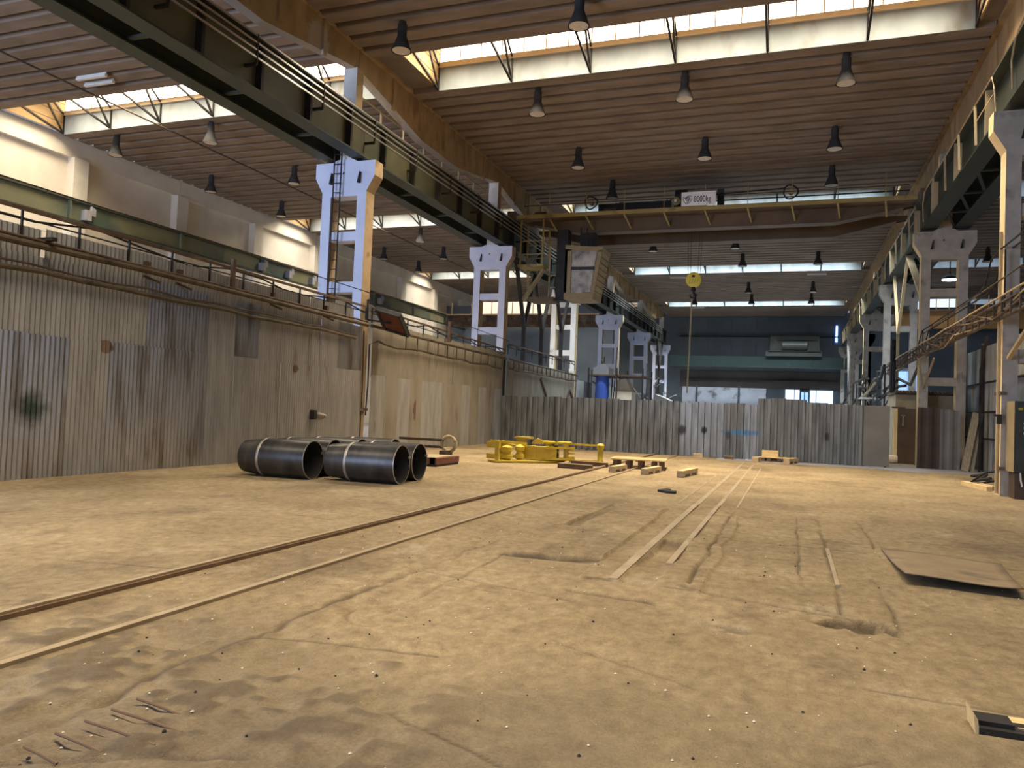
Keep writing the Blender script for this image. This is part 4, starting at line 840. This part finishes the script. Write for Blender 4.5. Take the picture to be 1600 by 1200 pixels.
o = MB().bar((-4.58, 36.9, 7.2), (-4.66, 36.9, 2.7), .065).build('hanging_sling', 'plaster'); tag(o, 'long pale sling hanging straight down from the crane hook', 'sling')
# ================================================================== Y-BRACES UNDER THE RUNWAYS
def ybrace(x, y, zfork, d, label, m, ztop=9.4, z0=0):
    t = thing('y_brace', label, 'brace', (x, y, z0))
    MB().bar((x, y, z0), (x, y, zfork), .2, .16).build('stem', m, t)
    for s in (-1, 1): MB().bar((x, y, zfork - .05), (x, y + s * d, ztop), .18, .14).build('arm', m, t)
for i, (y_, zf) in enumerate(((37.3, 5.9), (40.3, 6.0), (44.1, 6.4))):
    ybrace(-13.15, y_, zf, 1.75, 'dark steel Y-brace under the left runway below the cab, %s of three from the left' % ORD[i], 'dark_steel')
ybrace(-13.15, 80.5, 6.4, 1.8, 'dark steel Y-brace under the far end of the left runway', 'dark_steel')
for nm_, ys_, zf_, arms_ in (('beyond the second column', 34.75, 6.9, (34.75, 39.2)), ('before the third column', 42.4, 6.2, (39.5, 44.4))):
    t = thing('y_brace', 'pale steel Y-brace under the right runway ' + nm_, 'brace', (5.0, ys_, 0))
    MB().bar((4.95, ys_, 0), (4.95, ys_, zf_), .13, .11).build('stem', 'cab_cream', t)
    for ya_ in arms_: MB().bar((4.95, ys_, zf_ - .05), (4.95, ya_, 9.45), .13 if ya_ != 39.2 else .26, .1).build('arm', 'cream_warm_lit', t)
ybrace(5.0, 77, 5.0, 2.5, 'pale steel Y-brace under the far end of the right runway', 'grey_concrete')
# ================================================================== HIGH BAY LAMPS AND TUBES
lamp0 = thing('high_bay_lamp', 'x', 'lamp', (0, 0, 12.1), group='high bay lamps on the ceiling')
MB().lathe([(.11, 12.9), (.11, 13.06)], 12).build('neck', 'lamp_grey', lamp0)
MB().lathe([(.15, 12.48), (.14, 12.52), (.14, 12.9), (.10, 12.93)], 14).build('ballast_box', 'lamp_grey', lamp0, smooth=True)
MB().lathe([(.30, 12.10), (.295, 12.14), (.20, 12.38), (.145, 12.54)], 20, cap=False).build('shade', 'lamp_grey', lamp0, smooth=True)
MB().lathe([(.01, 12.125), (.20, 12.12), (.27, 12.115)], 20, cap=False).build('lens', 'lamp_lens', lamp0, smooth=True)
rows = [(19.7, [(-11.17, 'left'), (-5.72, 'middle')], 'before the first roof light'), (25.3, [(-8.75, 'left'), (-3.6, 'middle'), (1.33, 'right')], 'just beyond the first roof light'),
        (31.4, [(-8.9, 'left'), (-3.57, 'middle'), (1.31, 'right')], 'between the first roof light and the crane'), (36.3, [(-8.5, 'left'), (1.44, 'right')], 'right above the crane bridge'),
        (48.8, [(-8.6, 'left'), (-3.5, 'middle')], 'beyond the crane bridge'), (54.5, [(-3.4, 'middle'), (1.45, 'right')], 'in front of the third roof light'),
        (66.2, [(-3.6, 'middle'), (1.44, 'right')], 'in front of the fourth roof light'), (72.6, [(-8.74, 'left'), (-3.64, 'middle'), (1.46, 'right')], 'close to the end wall')]
first = True
for y_, xs, where in rows:
    for x_, pos in xs:
        lab = 'high bay lamp, %s one of the row %s' % (pos, where)
        if first: lamp0.location = (x_, y_, 12.1); lamp0['label'] = lab; first = False
        else: dup(lamp0, (x_, y_, 12.1), label=lab)
for ch in lamp0.children: ch.location = (0, 0, 0)
for i, (x_, y_) in enumerate(((-28.4, 25.2), (-22.9, 24.9), (-28.3, 31.0), (-23.0, 30.7), (-27.8, 36.1), (-22.7, 43.6), (-23.6, 49), (-28.1, 48.4), (-27.9, 53.5))):
    dup(lamp0, (x_, y_, 12.1), label='grey high bay lamp over the left aisle, %s from the camera' % ORD[i], group='high bay lamps over the left aisle')
dup(lamp0, (11.4, 55.0, 12.1), label='dark high bay lamp over the right aisle before the pale roof light')
tb = None
for i, ((xa, xb, y_), lab) in enumerate((((-.2, .0, 0), ''), ((.75, 2.05, 50), 'right tube beyond the crane bridge'), ((.9, 2.3, 62.5), 'right tube beyond the third roof light'), ((-9.6, -8.3, 62.7), 'left tube beyond the third roof light'), ((-9.9, -8.7, 80.5), 'left tube near the end wall'), ((-24.6, -23.2, 20.0), 'over the left aisle, further strip of two'), ((-24.8, -23.4, 20.5), 'over the left aisle, nearer strip of two'))):
    if i == 0: continue
    o = MB().box(xa, xb, y_ - .06, y_ + .06, 12.84, 12.93).box(xa, xb, y_ - .02, y_ + .02, 12.93, 13.23).build('tube_lamp', 'tube_white'); tag(o, 'unlit white tube lamp on the ceiling, ' + lab, 'lamp')
pipe('conduit', 'thin conduit running along the ceiling of the left aisle', [(-24.8, 8, 12.7), (-24.8, 60, 12.7)], .035, 'old_pipe', 'conduit', 6)
# ================================================================== BIG STEEL PIPES ON THE FLOOR
def big_pipe(x, y, ang, label, L=1.08, cone=.5, R=.395, r2=.335):
    """x,y: point under the open mouth; axis runs back from it at angle ang"""
    t = thing('steel_pipe', label, 'pipe', (x, y, 0), ang, 'black steel pipe sections on the floor')
    th = .018; k = 40; zc = R
    MB().lathe([(R, -L), (R, 0), (R - th, 0), (R - th, -L)], k, (0, 0, zc), 'x', cap=False).build('barrel', ['mill_steel'], t, smooth=True, local=True)
    MB().lathe([(r2, -L - cone), (R, -L), (R - th, -L), (r2 - th, -L - cone), (r2, -L - cone)], k, (0, 0, zc), 'x', cap=False).build('cone_end', 'mill_steel', t, smooth=True, local=True)
    MB().lathe([(R - th, -.005), (R + .001, -.006), (R + .002, .003), (R - th, .004)], k, (0, 0, zc), 'x', cap=False).build('cut_rim', 'cut_edge', t, smooth=True, local=True)
    MB().lathe([(R, -L - .03), (R + .007, -L - .014), (R + .007, -L + .014), (R, -L + .03)], k, (0, 0, zc), 'x', cap=False).build('weld_seam', 'weld', t, smooth=True, local=True)
    MB().lathe([(R - th - .003, -L - .01), (R - th - .003, -.01)], k, (0, 0, zc), 'x', cap=False).build('bore', 'rim_dark', t, smooth=True, local=True)
    MB().box(-.02, .02, R - th - .06, R - th, zc + .1, zc + .15).build('lug', 'cut_edge', t, local=True)
    return t
big_pipe(-9.13, 13.28, .05, 'black steel pipe with a tapered end, nearest on the left of the group')
big_pipe(-9.2, 14.16, .05, 'black steel pipe lying directly behind the nearest left pipe')
big_pipe(-9.08, 15.06, .05, 'black steel pipe in the third rank behind the left pipes')
big_pipe(-8.72, 15.95, .05, 'rearmost black steel pipe, only its top showing behind the others')
big_pipe(-7.30, 13.66, .05, 'black steel pipe with a weld ring, nearest on the right of the group')
big_pipe(-7.38, 14.6, .05, 'black steel pipe lying behind the nearest right pipe')
# red-brown frame trolley behind the pipes
t = thing('frame_trolley', 'dusty red-brown low steel frame with a round bracket behind the pipes', 'trolley', (-9.2, 19.2, 0))
MB().box(-10.6, -8.75, 18.2, 18.35, .06, .22).box(-10.6, -8.75, 19.5, 19.65, .06, .22).box(-8.9, -8.70, 18.2, 19.65, .06, .22).box(-10.6, -10.4, 18.2, 19.65, .06, .22).build('base_frame', 'red_oxide', t)
MB().box(-10.5, -8.8, 18.3, 19.6, .22, .235).build('deck', 'plaster', t)
MB().box(-10.6, -8.7, 18.2, 19.6, 0, .06).build('skid', 'rubber_black', t)
MB().tube([(-9.2 + .22 * math.cos(a), 20.0, .52 + .22 * math.sin(a)) for a in [2 * PI * j / 18 for j in range(18)]], .05, 7, closed=True).build('ring', 'plaster', t, smooth=True)
MB().box(-9.3, -9.1, 19.6, 20.05, .2, .34).bar((-10.8, 20.0, .62), (-9.4, 20.0, .62), .07).bar((-10.8, 20.0, .42), (-9.4, 20.0, .42), .07).build('tow_frame', 'old_pipe', t)
# yellow lifting device
t = thing('pipe_clamp_rig', 'yellow steel lifting rig with rollers and curved plates lying on the floor', 'lifting rig', (-7.5, 22.2, 0))
def yb(nm, m, mat_='safety_yellow', sm=False): return m.build(nm, mat_, t, smooth=sm)
arc = lambda r0, r1, a0, a1, cx_, cy_, n=14: [(cx_ + r1 * math.cos(a0 + (a1 - a0) * i / n), cy_ + r1 * math.sin(a0 + (a1 - a0) * i / n)) for i in range(n + 1)] + [(cx_ + r0 * math.cos(a1 + (a0 - a1) * i / n), cy_ + r0 * math.sin(a1 + (a0 - a1) * i / n)) for i in range(n + 1)]
for z0 in (.10, .44): yb('curved_plate', MB().prism(arc(.85, 1.15, -2.6, -.25, -7.35, 23.2), 'z', z0, z0 + .06))
yb('curved_skin', MB().prism(arc(1.08, 1.13, -2.0, -.9, -7.35, 23.2), 'z', .16, .44))
yb('base_plate', MB().prism([(-8.45, 21.2), (-8.1, 20.95), (-6.7, 22.3), (-6.55, 22.9), (-7.0, 23.3)], 'z', .02, .07))
for px, py, r, h in ((-7.98, 21.55, .17, .5), (-7.72, 21.95, .15, .52), (-8.25, 21.9, .14, .62), (-6.98, 22.55, .10, .6)):
    yb('roller', MB().lathe([(r * .6, .04), (r * .6, .1), (r, .12), (r, .22), (r * .7, .26), (r * .7, h - .2), (r, h - .16), (r, h - .05), (r * .5, h), (r * .2, h + .02)], 16, (px, py, 0)), sm=True)
yb('side_cheek', MB().box(-8.55, -8.12, 21.3, 21.36, .10, .24)); yb('side_cheek', MB().box(-8.55, -8.12, 21.3, 21.36, .42, .60)); yb('side_cheek', MB().box(-8.55, -8.12, 22.0, 22.06, .1, .62)); yb('side_cheek', MB().box(-8.55, -8.50, 21.36, 22.0, .45, .60))
yb('arm_bar', MB().bar((-8.12, 21.1, .02), (-8.12, 21.12, .64), .10, .06).bar((-8.5, 21.5, .62), (-7.6, 22.2, .55), .14, .08))
yb('ear_plate', MB().prism([(-7.5, .56), (-7.1, .56), (-7.15, .68), (-7.3, .74), (-7.42, .66)], 'y', 22.35, 22.42))
yb('pin_tower', MB().box(-7.95, -7.7, 22.3, 22.5, .5, .74).box(-8.0, -7.5, 22.2, 22.6, .70, .76))
for px in (-6.82, -6.52): yb('post', MB().box(px, px + .12, 22.6, 22.75, .07, .6))
yb('top_disc', MB().lathe([(.22, .58), (.24, .60), (.24, .64), (.20, .66)], 18, (-6.55, 22.8, 0)), sm=True)
yb('top_disc', MB().lathe([(.20, .58), (.22, .60), (.22, .64), (.18, .66)], 18, (-7.0, 22.6, 0)), sm=True)
yb('chain', MB().lathe([(.07, .1), (.10, .14), (.05, .2), (.10, .27), (.05, .34), (.10, .41), (.05, .48), (.08, .54)], 10, (-6.72, 22.45, 0)), 'cable_black', True)
for z in (.18, .30, .42): yb('cross_pin', MB().bar((-6.4, 22.7, z), (-6.25, 22.85, z), .06))
t = thing('spreader_bar', 'yellow spreader bar with a capped end post beside the yellow rig', 'spreader bar', (-5.9, 23.6, 0))
MB().bar((-6.45, 23.0, .06), (-5.55, 23.55, .05), .10, .08).bar((-6.5, 23.0, .58), (-5.65, 23.5, .56), .07, .06).build('bar', 'safety_yellow', t)
MB().lathe([(.12, 0), (.12, .06), (.09, .1), (.09, .45), (.13, .50), (.13, .57), (.06, .63)], 14, (-5.58, 23.52, 0)).build('end_post', 'safety_yellow', t, smooth=True)
# ================================================================== PALLETS AND TIMBER
def pallet(x, y, rz, label, cat='pallet', nb=3, slat='fresh_wood', L=1.6, Wd=1.25):
    t = thing('wooden_pallet', label, cat, (x, y, 0), rz); zt_ = .25
    MB().box(-L / 2, L / 2, -Wd / 2, -Wd / 2 + .12, zt_, zt_ + .035).build('top_board', slat, t, local=True)
    for i in range(1, 6): MB().box(-L / 2, L / 2, -Wd / 2 + i * .225, -Wd / 2 + i * .225 + .13, zt_, zt_ + .035).build('top_board', slat, t, local=True)
    for xx in (-L / 2 + .07, -.07, L / 2 - .21):
        MB().box(xx, xx + .14, -Wd / 2, Wd / 2, .22, .25).build('stringer', 'old_wood', t, local=True)
    for xx in (-L / 2 + .08, -.36, 0.0, .38, L / 2 - .2):
        for yy in (-Wd / 2, -.08, Wd / 2 - .15): MB().box(xx, xx + .13, yy, yy + .15, .025, .22).build('block', 'old_wood', t, local=True)
    for yy in (-Wd / 2, -.07, Wd / 2 - .14): MB().box(-L / 2, L / 2, yy, yy + .13, 0, .025).build('bottom_board', 'old_wood', t, local=True)
    return t
pallet(-4.2, 22.75, .12, 'wooden pallet with pale top boards left of centre, beyond the floor rails')
def timber(name, x, y, rz, L, w, h, m, label, notch=0, z=0):
    t = thing(name, label, 'timber', (x, y, z), rz)
    b = MB()
    if notch:
        b.box(-L / 2, L / 2, -w / 2, w / 2, h * .45, h)
        for i in range(notch): a = -L / 2 + L * i / (notch - 1 + .0001) * .86; b.box(a, a + L * .14, -w / 2, w / 2, 0, h * .46)
    else: b.box(-L / 2, L / 2, -w / 2, w / 2, 0, h)
    b.build('beam', m, t, local=True); MB().box(-L / 2 + .01, L / 2 - .01, -w / 2 + .01, w / 2 - .01, h, h + .012).build('dusty_top', 'fresh_wood' if m != 'old_wood' else 'dusty_wood', t, local=True)
    return t
timber('timber_beam', -5.6, 20.65, -.1, 1.0, .14, .13, 'old_wood', 'dusty squared timber left of the rail, nearer of two behind the pipes')
timber('timber_beam', -5.6, 22.25, -.15, 1.15, .12, .12, 'old_wood', 'dusty squared timber beside the yellow spreader bar, further of two')
timber('timber_block', -4.42, 20.8, 1.45, 1.1, .16, .16, 'dusty_wood', 'notched timber block in front of the pallet, leftmost of three', 3)
timber('timber_block', -3.52, 20.9, 1.45, 1.4, .16, .16, 'dusty_wood', 'notched timber block in front of the pallet, middle of three', 3)
timber('timber_block', -2.55, 20.9, 1.45, 1.6, .17, .17, 'dusty_wood', 'notched timber block right of the pallet, rightmost of three', 3)
timber('timber_block', -1.15, 29.95, 1.4, .5, .24, .18, 'dusty_wood', 'short timber block in front of the fence, left of the low pallet')
timber('timber_block', .06, 30.05, 1.2, .9, .22, .20, 'dusty_wood', 'short timber block in front of the fence, right of the low pallet', 3)
timber('timber_block', -3.35, 30.5, .1, .35, .2, .16, 'dusty_wood', 'small timber offcut at the foot of the shiny fence sheets')
timber('timber_block', -2.2, 30.7, .1, .35, .25, .12, 'old_wood', 'small dark timber offcut at the foot of the sprayed fence sheets')
p_ = pallet(-.45, 30.85, .05, 'low wooden pallet lying in front of the fence with a pale board', L=1.3, Wd=.6); p_.scale.z = .6
o = MB().box(-1.0, -.4, 31.12, 31.16, .03, .42).build('board', 'fresh_wood'); tag(o, 'pale board standing against the fence behind the low pallet', 'board')
o = MB().box(-1.6, -1.2, 30.8, 30.95, .004, .03).build('board', 'tube_white'); tag(o, 'thin white batten lying at the foot of the fence', 'board')
for i, (x_, y_, rz, L, lab) in enumerate(((4.68, 23.4, -1.446, 1.85, 'fresh yellow timber lying near the right column, longer one'), (4.93, 23.25, -1.40, .8, 'fresh yellow timber lying near the right column, shorter one'))):
    t = timber('timber_beam', x_, y_, rz, L, .12, .11, 'fresh_wood', lab)
# black rag and plates
o = MB().prism([(-2.56, 16.05), (-2.42, 16.5), (-2.32, 16.3), (-2.38, 16.1), (-2.18, 16.1), (-2.16, 15.85), (-2.36, 15.85), (-2.44, 15.95)], 'z', .004, .05).build('rubber_scrap', 'rubber_black'); tag(o, 'flat black rubber scrap lying alone on the floor', 'scrap')
pl = MB(); nn = 10
top = [(1.13, 8.66), (2.12, 8.52), (2.38, 10.5), (1.13, 10.8)]
for i in range(nn + 1):
    for j in range(nn + 1):
        u = i / nn; v = j / nn; x_ = (top[0][0] * (1 - u) + top[1][0] * u) * (1 - v) + (top[3][0] * (1 - u) + top[2][0] * u) * v; y_ = (top[0][1] * (1 - u) + top[1][1] * u) * (1 - v) + (top[3][1] * (1 - u) + top[2][1] * u) * v
        pl.v.append((x_, y_, .026 + .095 * (1 - v) ** 2 * (1 - .25 * math.sin(u * 3)) + .01 * math.sin(u * 5)))
for i in range(nn):
    for j in range(nn): a = i * (nn + 1) + j; pl.f.append((a, a + nn + 1, a + nn + 2, a + 1))
o = pl.build('steel_floor_plate', 'floor_plate', smooth=True); tag(o, 'brown steel plate lying on the floor at right with a lifted front edge', 'plate')
md = o.modifiers.new('thickness', 'SOLIDIFY'); md.thickness = .016
for i in range(5):
    y_ = 2.49 + .155 * i; x0 = -3.14; L = (.22, .30, .45, .46, .30)[i]
    o = MB().tube([(x0, y_, .022), (x0 + L * .5, y_ - .01, .014), (x0 + L, y_ - .015, -.004)], .007, 6).build('bare_bar', 'rail_side'); tag(o, 'thin reinforcing bar showing in the broken floor at lower left, %s from the front' % ORD[i], 'bar')
# board with dark rubber strip at lower right
t = thing('edge_board', 'broken pale board with a dark rubber strip at the lower right corner', 'board', (1.3, 4.75, 0))
MB().prism([(.955, 0.0), (.975, 0.0), (.965, .075), (.945, .10)], 'y', 4.66, 4.86).build('upturned_end', 'fresh_wood', t)
MB().box(.97, 1.9, 4.66, 4.82, .0, .035).build('rubber_strip', 'cable_black', t); MB().box(.975, 1.14, 4.70, 4.84, .035, .06).build('rubber_end', 'cable_black', t)
MB().box(1.10, 1.9, 4.84, 4.93, 0, .03).build('batten', 'fresh_wood', t)
MB().box(1.16, 1.9, 4.715, 4.73, .036, .045).build('batten_edge', 'dusty_wood', t)
# ================================================================== ELECTRICAL CABINET AT THE RIGHT
t = thing('switch_cabinet', 'dark green electrical cabinet fixed to the nearest right column', 'cabinet', (5.25, 20.8, 0))
MB().box(4.84, 5.9, 20.45, 21.15, .62, 2.26).build('body', ['cab_box_green', 'cab_cream'], t); paint(t.children[0], lambda n, c: 1 if n.x < -.5 else 0)
MB().box(4.87, 5.85, 20.43, 20.452, .66, 2.22).build('door', 'cab_box_green', t)
MB().box(4.91, 5.0, 20.425, 20.431, 2.05, 2.11).build('yellow_plate', 'safety_yellow', t)
for z in (1.5, 1.62, 1.72): MB().box(5.02, 5.12, 20.425, 20.431, z, z + .05).build('white_label', 'tube_white', t)
MB().box(4.90, 5.8, 20.6, 21.1, 0, .60).build('plinth', 'rust_door', t)
MB().tube([(5.0, 20.55, .62), (5.0, 20.5, .45), (5.03, 20.5, .3)], .02, 6).build('cable_tail', 'tube_white', t)
for z, r in ((2.42, .028), (.62, .02)):
    o = MB().box(4.70, 4.80, 21.12, 21.72, z, z + .08).build('column_clamp', 'rusty_steel'); tag(o, 'rusty clamp round the nearest right column, %s' % ('upper' if z > 1 else 'lower'), 'clamp')
o = MB().box(4.64, 4.74, 21.1, 21.2, 1.72, 1.95).box(4.58, 4.64, 21.1, 21.2, 1.9, 1.95).build('socket_box', 'cable_black'); tag(o, 'small black socket box on the edge of the nearest right column', 'socket')
pipe('conduit', 'ochre conduit running up the inner face of the nearest right column', [(4.70, 21.35, .05), (4.70, 21.35, 2), (4.69, 21.36, 4.2), (4.70, 21.35, 6.4)], .035, 'tan_steel', 'conduit', 8)
# cables at the foot of the column
pipe('cable', 'black cable loops lying at the foot of the grey cladding', [(5.0, 25.6, .03), (5.3, 25.2, .35), (5.9, 25.3, .42), (6.2, 25.6, .3)], .028, 'rubber_black', 'cable')
pipe('cable', 'second black hose looping beside the cable at the column foot', [(5.1, 24.9, .03), (5.4, 25.0, .12), (5.8, 25.2, .10), (6.3, 25.6, .06)], .035, 'rubber_black', 'cable')
pipe('cable', 'grey cable scraps at the foot of the leaning boards', [(5.6, 28.6, .03), (5.9, 28.0, .14), (5.6, 27.2, .05), (5.2, 26.2, .04), (5.5, 25.6, .15)], .05, 'lamp_grey', 'cable')
# ================================================================== CABLE WALKWAY ALONG THE RIGHT COLUMNS
t = thing('cable_walkway', 'rusty cable tray and pipes running along the right columns above head height', 'cable tray', (4.5, 30, 4.1))
for x_, z_, r, m in ((4.52, 4.18, .05, 'old_pipe'), (4.58, 4.34, .025, 'old_pipe'), (4.50, 4.52, .04, 'old_pipe'), (4.44, 4.62, .025, 'tan_steel'), (4.62, 4.60, .035, 'rusty_steel')):
    MB().tube([(x_, 15 + i * 2.0, z_ + random.uniform(-.02, .02)) for i in range(15)], r, 7).build('pipe_run', m, t)
rg = withmat(MB().box(-.16, .16, -.03, .03, -.02, .02).mesh('tray_rung'), 'rusty_steel'); rv = withmat(MB().box(-.02, .02, -.03, .03, -.24, .24).mesh('tray_link'), 'old_pipe')
for i in range(36): inst(rg, 'tray_rung', (4.54, 15.3 + i * .75, 4.26), t); inst(rv, 'tray_link', (4.47, 15.6 + i * .75, 4.40), t)
rq = random.Random(21)
for i in range(7):
    y0 = 15 + rq.uniform(0, 6); MB().tube([(4.5 + rq.uniform(-.1, .12), y0 + k * 2.3, 4.3 + rq.uniform(-.22, .3)) for k in range(rq.randint(6, 10))], rq.choice([.015, .02, .03]), 6).build('loose_cable', rq.choice(['cable_black', 'rusty_steel', 'old_pipe', 'tan_steel']), t)
t = thing('walkway_railing', 'thin dark railing above the cable tray, stepping up beside the nearest right column', 'railing', (4.7, 27, 4.7))
for dx_ in (0, .22):
    MB().tube([(4.7 + dx_, 16, 5.95), (4.7 + dx_, 21.6, 5.98), (4.7 + dx_, 22.3, 5.9), (4.7 + dx_, 22.9, 5.35), (4.7 + dx_, 23.6, 5.25), (4.7 + dx_, 33, 5.28), (4.7 + dx_, 34, 4.8)], .022, 7).build('top_rail', 'dark_steel', t)
for y_ in (18, 21, 25, 28, 31, 33): MB().bar((4.72, y_, 4.5), (4.72, y_, 5.3 if y_ > 22.5 else 5.9), .03).build('post', 'dark_steel', t)
MB().tube([(4.45, 16, 5.05), (4.45, 26, 5.0), (4.45, 31, 4.95)], .018, 6).build('lower_rail', 'old_pipe', t)
t = thing('tray_bracket', 'pale diagonal brackets holding the cable tray off the second right column', 'bracket', (4.9, 33.5, 3.4))
MB().bar((4.9, 33.9, 3.1), (4.5, 32.4, 4.15), .06).bar((4.9, 33.9, 3.1), (4.9, 31.6, 4.1), .06).build('bracket_arm', 'tan_steel', t)
t = thing('tray_bracket', 'ochre diagonal brackets beside the nearest right column below the cable tray', 'bracket', (4.9, 21.2, 3.2))
MB().bar((4.85, 21.1, 3.3), (4.9, 18.6, 4.3), .08).bar((4.8, 21.6, 3.25), (6.7, 28.5, 3.1), .07).build('bracket_arm', 'tan_steel', t)
# tangle of old pipes further back on the right
t = thing('pipe_tangle', 'tangle of old pipes and cables bundled along the far right columns', 'pipes', (4.2, 48, 3))
t2 = thing('pipe_tangle', 'tangle of thin pipes and rods among the white columns beyond the fence', 'pipes', (-11.6, 55, 2))
rt = random.Random(31)
for i in range(30):
    y0 = rt.uniform(46, 76); z0_ = rt.uniform(1.9, 4.6); x_ = rt.uniform(-12.2, -11.0)
    if i % 3 == 0: MB().bar((x_, y0, 1.0), (x_ + rt.uniform(-.2, .2), y0 + rt.uniform(-.5, .5), rt.uniform(4, 6.2)), .06).build('upright_pipe', rt.choice(['lamp_grey', 'rusty_steel', 'dark_steel']), t2)
    else: MB().bar((x_, y0, z0_), (x_ + rt.uniform(-.5, .6), y0 + rt.uniform(2, 6), z0_ + rt.uniform(-.9, .9)), .05).build('loose_pipe', rt.choice(['lamp_grey', 'rusty_steel', 'plaster', 'neutral_grey']), t2)
random.seed(11)
for i in range(34):
    y0 = random.uniform(36, 66); l = random.uniform(3, 9); x_ = random.uniform(3.9, 5.0); z_ = random.uniform(3.1, 4.6)
    MB().tube([(x_, y0, z_), (x_ + random.uniform(-.3, .3), y0 + l * .5, z_ + random.uniform(-.5, .2)), (x_ + random.uniform(-.4, .4), y0 + l, z_ + random.uniform(-.7, .3))], random.choice([.03, .05, .07]), 6).build('old_pipe_run', random.choice(['old_pipe', 'lamp_grey', 'tan_steel', 'grey_wood']), t)
for i in range(8): MB().bar((4.3, 38 + i * 3.4, 2.2), (4.3, 38 + i * 3.4, 4.4), .07).build('tray_post', 'lamp_grey', t)
o = MB().box(3.7, 4.7, 47.4, 49.0, 3.02, 3.08).build('lamp_panel', 'tube_white'); tag(o, 'pale flat panel hanging below the far right pipe tangle', 'panel')
pipe('post_pipe', 'dark vertical pipe behind the gap at the right end of the fence', [(4.35, 38.8, 0), (4.35, 38.8, 5.5)], .12, 'rubber_black', 'pipe')
# ================================================================== THINGS BEYOND THE FENCE, LEFT
o = MB().lathe([(.42, 0), (.45, .1), (.43, .6), (.45, .65), (.43, 1.2), (.45, 1.25), (.42, 1.9)], 14, (-11.2, 47, 2.0 - .0)).build('blue_barrel', 'blue_plastic', smooth=True)
o.location.z = 2.0; tag(o, 'blue plastic tank on a rack beyond the left part of the fence', 'tank')
t = thing('storage_rack', 'dark rack with shelves beyond the left part of the fence', 'rack', (-10.5, 48, 0))
for xx in (-12.0, -10.2, -8.6):
    for yy in (46.4, 49.6): MB().box(xx, xx + .09, yy, yy + .09, 0, 4.4).build('upright', 'dark_steel', t)
for z in (1.9, 3.9): MB().box(-12.0, -8.5, 46.4, 49.7, z, z + .09).build('shelf', 'rusty_steel', t)
o = MB().box(-10.4, -9.3, 46.9, 48.2, 1.995, 3.0).prism([(-10.35, 3.0), (-9.35, 3.0), (-9.5, 3.4), (-9.7, 3.78), (-10.2, 3.7)], 'y', 47, 48).build('wooden_crate', 'cream_sack'); tag(o, 'pale bulky sack on the rack beyond the fence', 'sack')
o = MB().box(-12.0, -11.0, 47.8, 49.2, 3.995, 4.5).prism([(-11.9, 4.5), (-11.1, 4.5), (-11.3, 4.75), (-11.7, 4.7)], 'y', 47.9, 49.1).build('bundle', 'neutral_grey'); tag(o, 'grey bundle on top of the rack beyond the fence', 'bundle')
t = thing('machine_hood', 'grey machine with a sloping hood beyond the fence right of the rack', 'machine', (-8.0, 56, 0))
MB().box(-9.4, -8.1, 55.2, 57, 0, 2.2).build('machine_body', 'lamp_grey', t); MB().prism([(-9.5, 2.2), (-8.0, 2.2), (-8.2, 2.7), (-9.2, 3.1)], 'y', 55, 57.2).build('hood', 'clad_sheet', t); MB().lathe([(.35, 0), (.35, .5)], 14, (-8.3, 54.9, 1.9), 'y').build('fan_cover', 'tube_white', t)
for i, (a, b, lab) in enumerate((((-12.69, 39.0, 3.3), (-12.69, 40.4, 2.2), 'left'), ((-12.69, 44.0, 2.2), (-12.69, 44.9, 2.9), 'middle'), ((-12.69, 44.9, 2.9), (-12.69, 45.7, 2.2), 'right'))):
    o = MB().bar(a, b, .12, .10).build('steel_angle', 'rusty_steel'); tag(o, 'rusty steel angle leaning on the tan wall behind the fence, %s of three' % lab, 'angle bar')

# ================================================================== LOOSE GRIT ON THE FLOOR (nobody could count it)
rs = random.Random(5)
for nm_, n_, m_, lab in (('dark_grit', 170, 'rubber_black', 'tiny dark stones strewn over the near floor'), ('pale_grit', 240, 'lamp_lens', 'tiny pale chips strewn over the near floor')):
    m = MB()
    for i in range(n_):
        y_ = 1.8 + 9 * rs.random() ** 1.6; x_ = rs.uniform(-5.0, 2.4) * min(1, .35 + y_ / 8); r_ = rs.uniform(.004, .011) * (1.0 if m_ == 'lamp_lens' else 1.2); n = len(m.v)
        z_ = float(floor_height(np.array([x_]), np.array([y_]))[0]) + r_ * .4
        m.v += [(x_ + r_, y_, z_), (x_, y_ + r_ * 1.2, z_), (x_ - r_, y_ - r_ * .3, z_), (x_, y_ - r_, z_), (x_, y_, z_ + r_ * .8), (x_, y_, z_ - r_ * .6)]
        for a in range(4): m.f += [(n + a, n + (a + 1) % 4, n + 4), (n + (a + 1) % 4, n + a, n + 5)]
    o = m.build('floor_grit', m_); tag(o, lab, 'grit', kind='stuff')
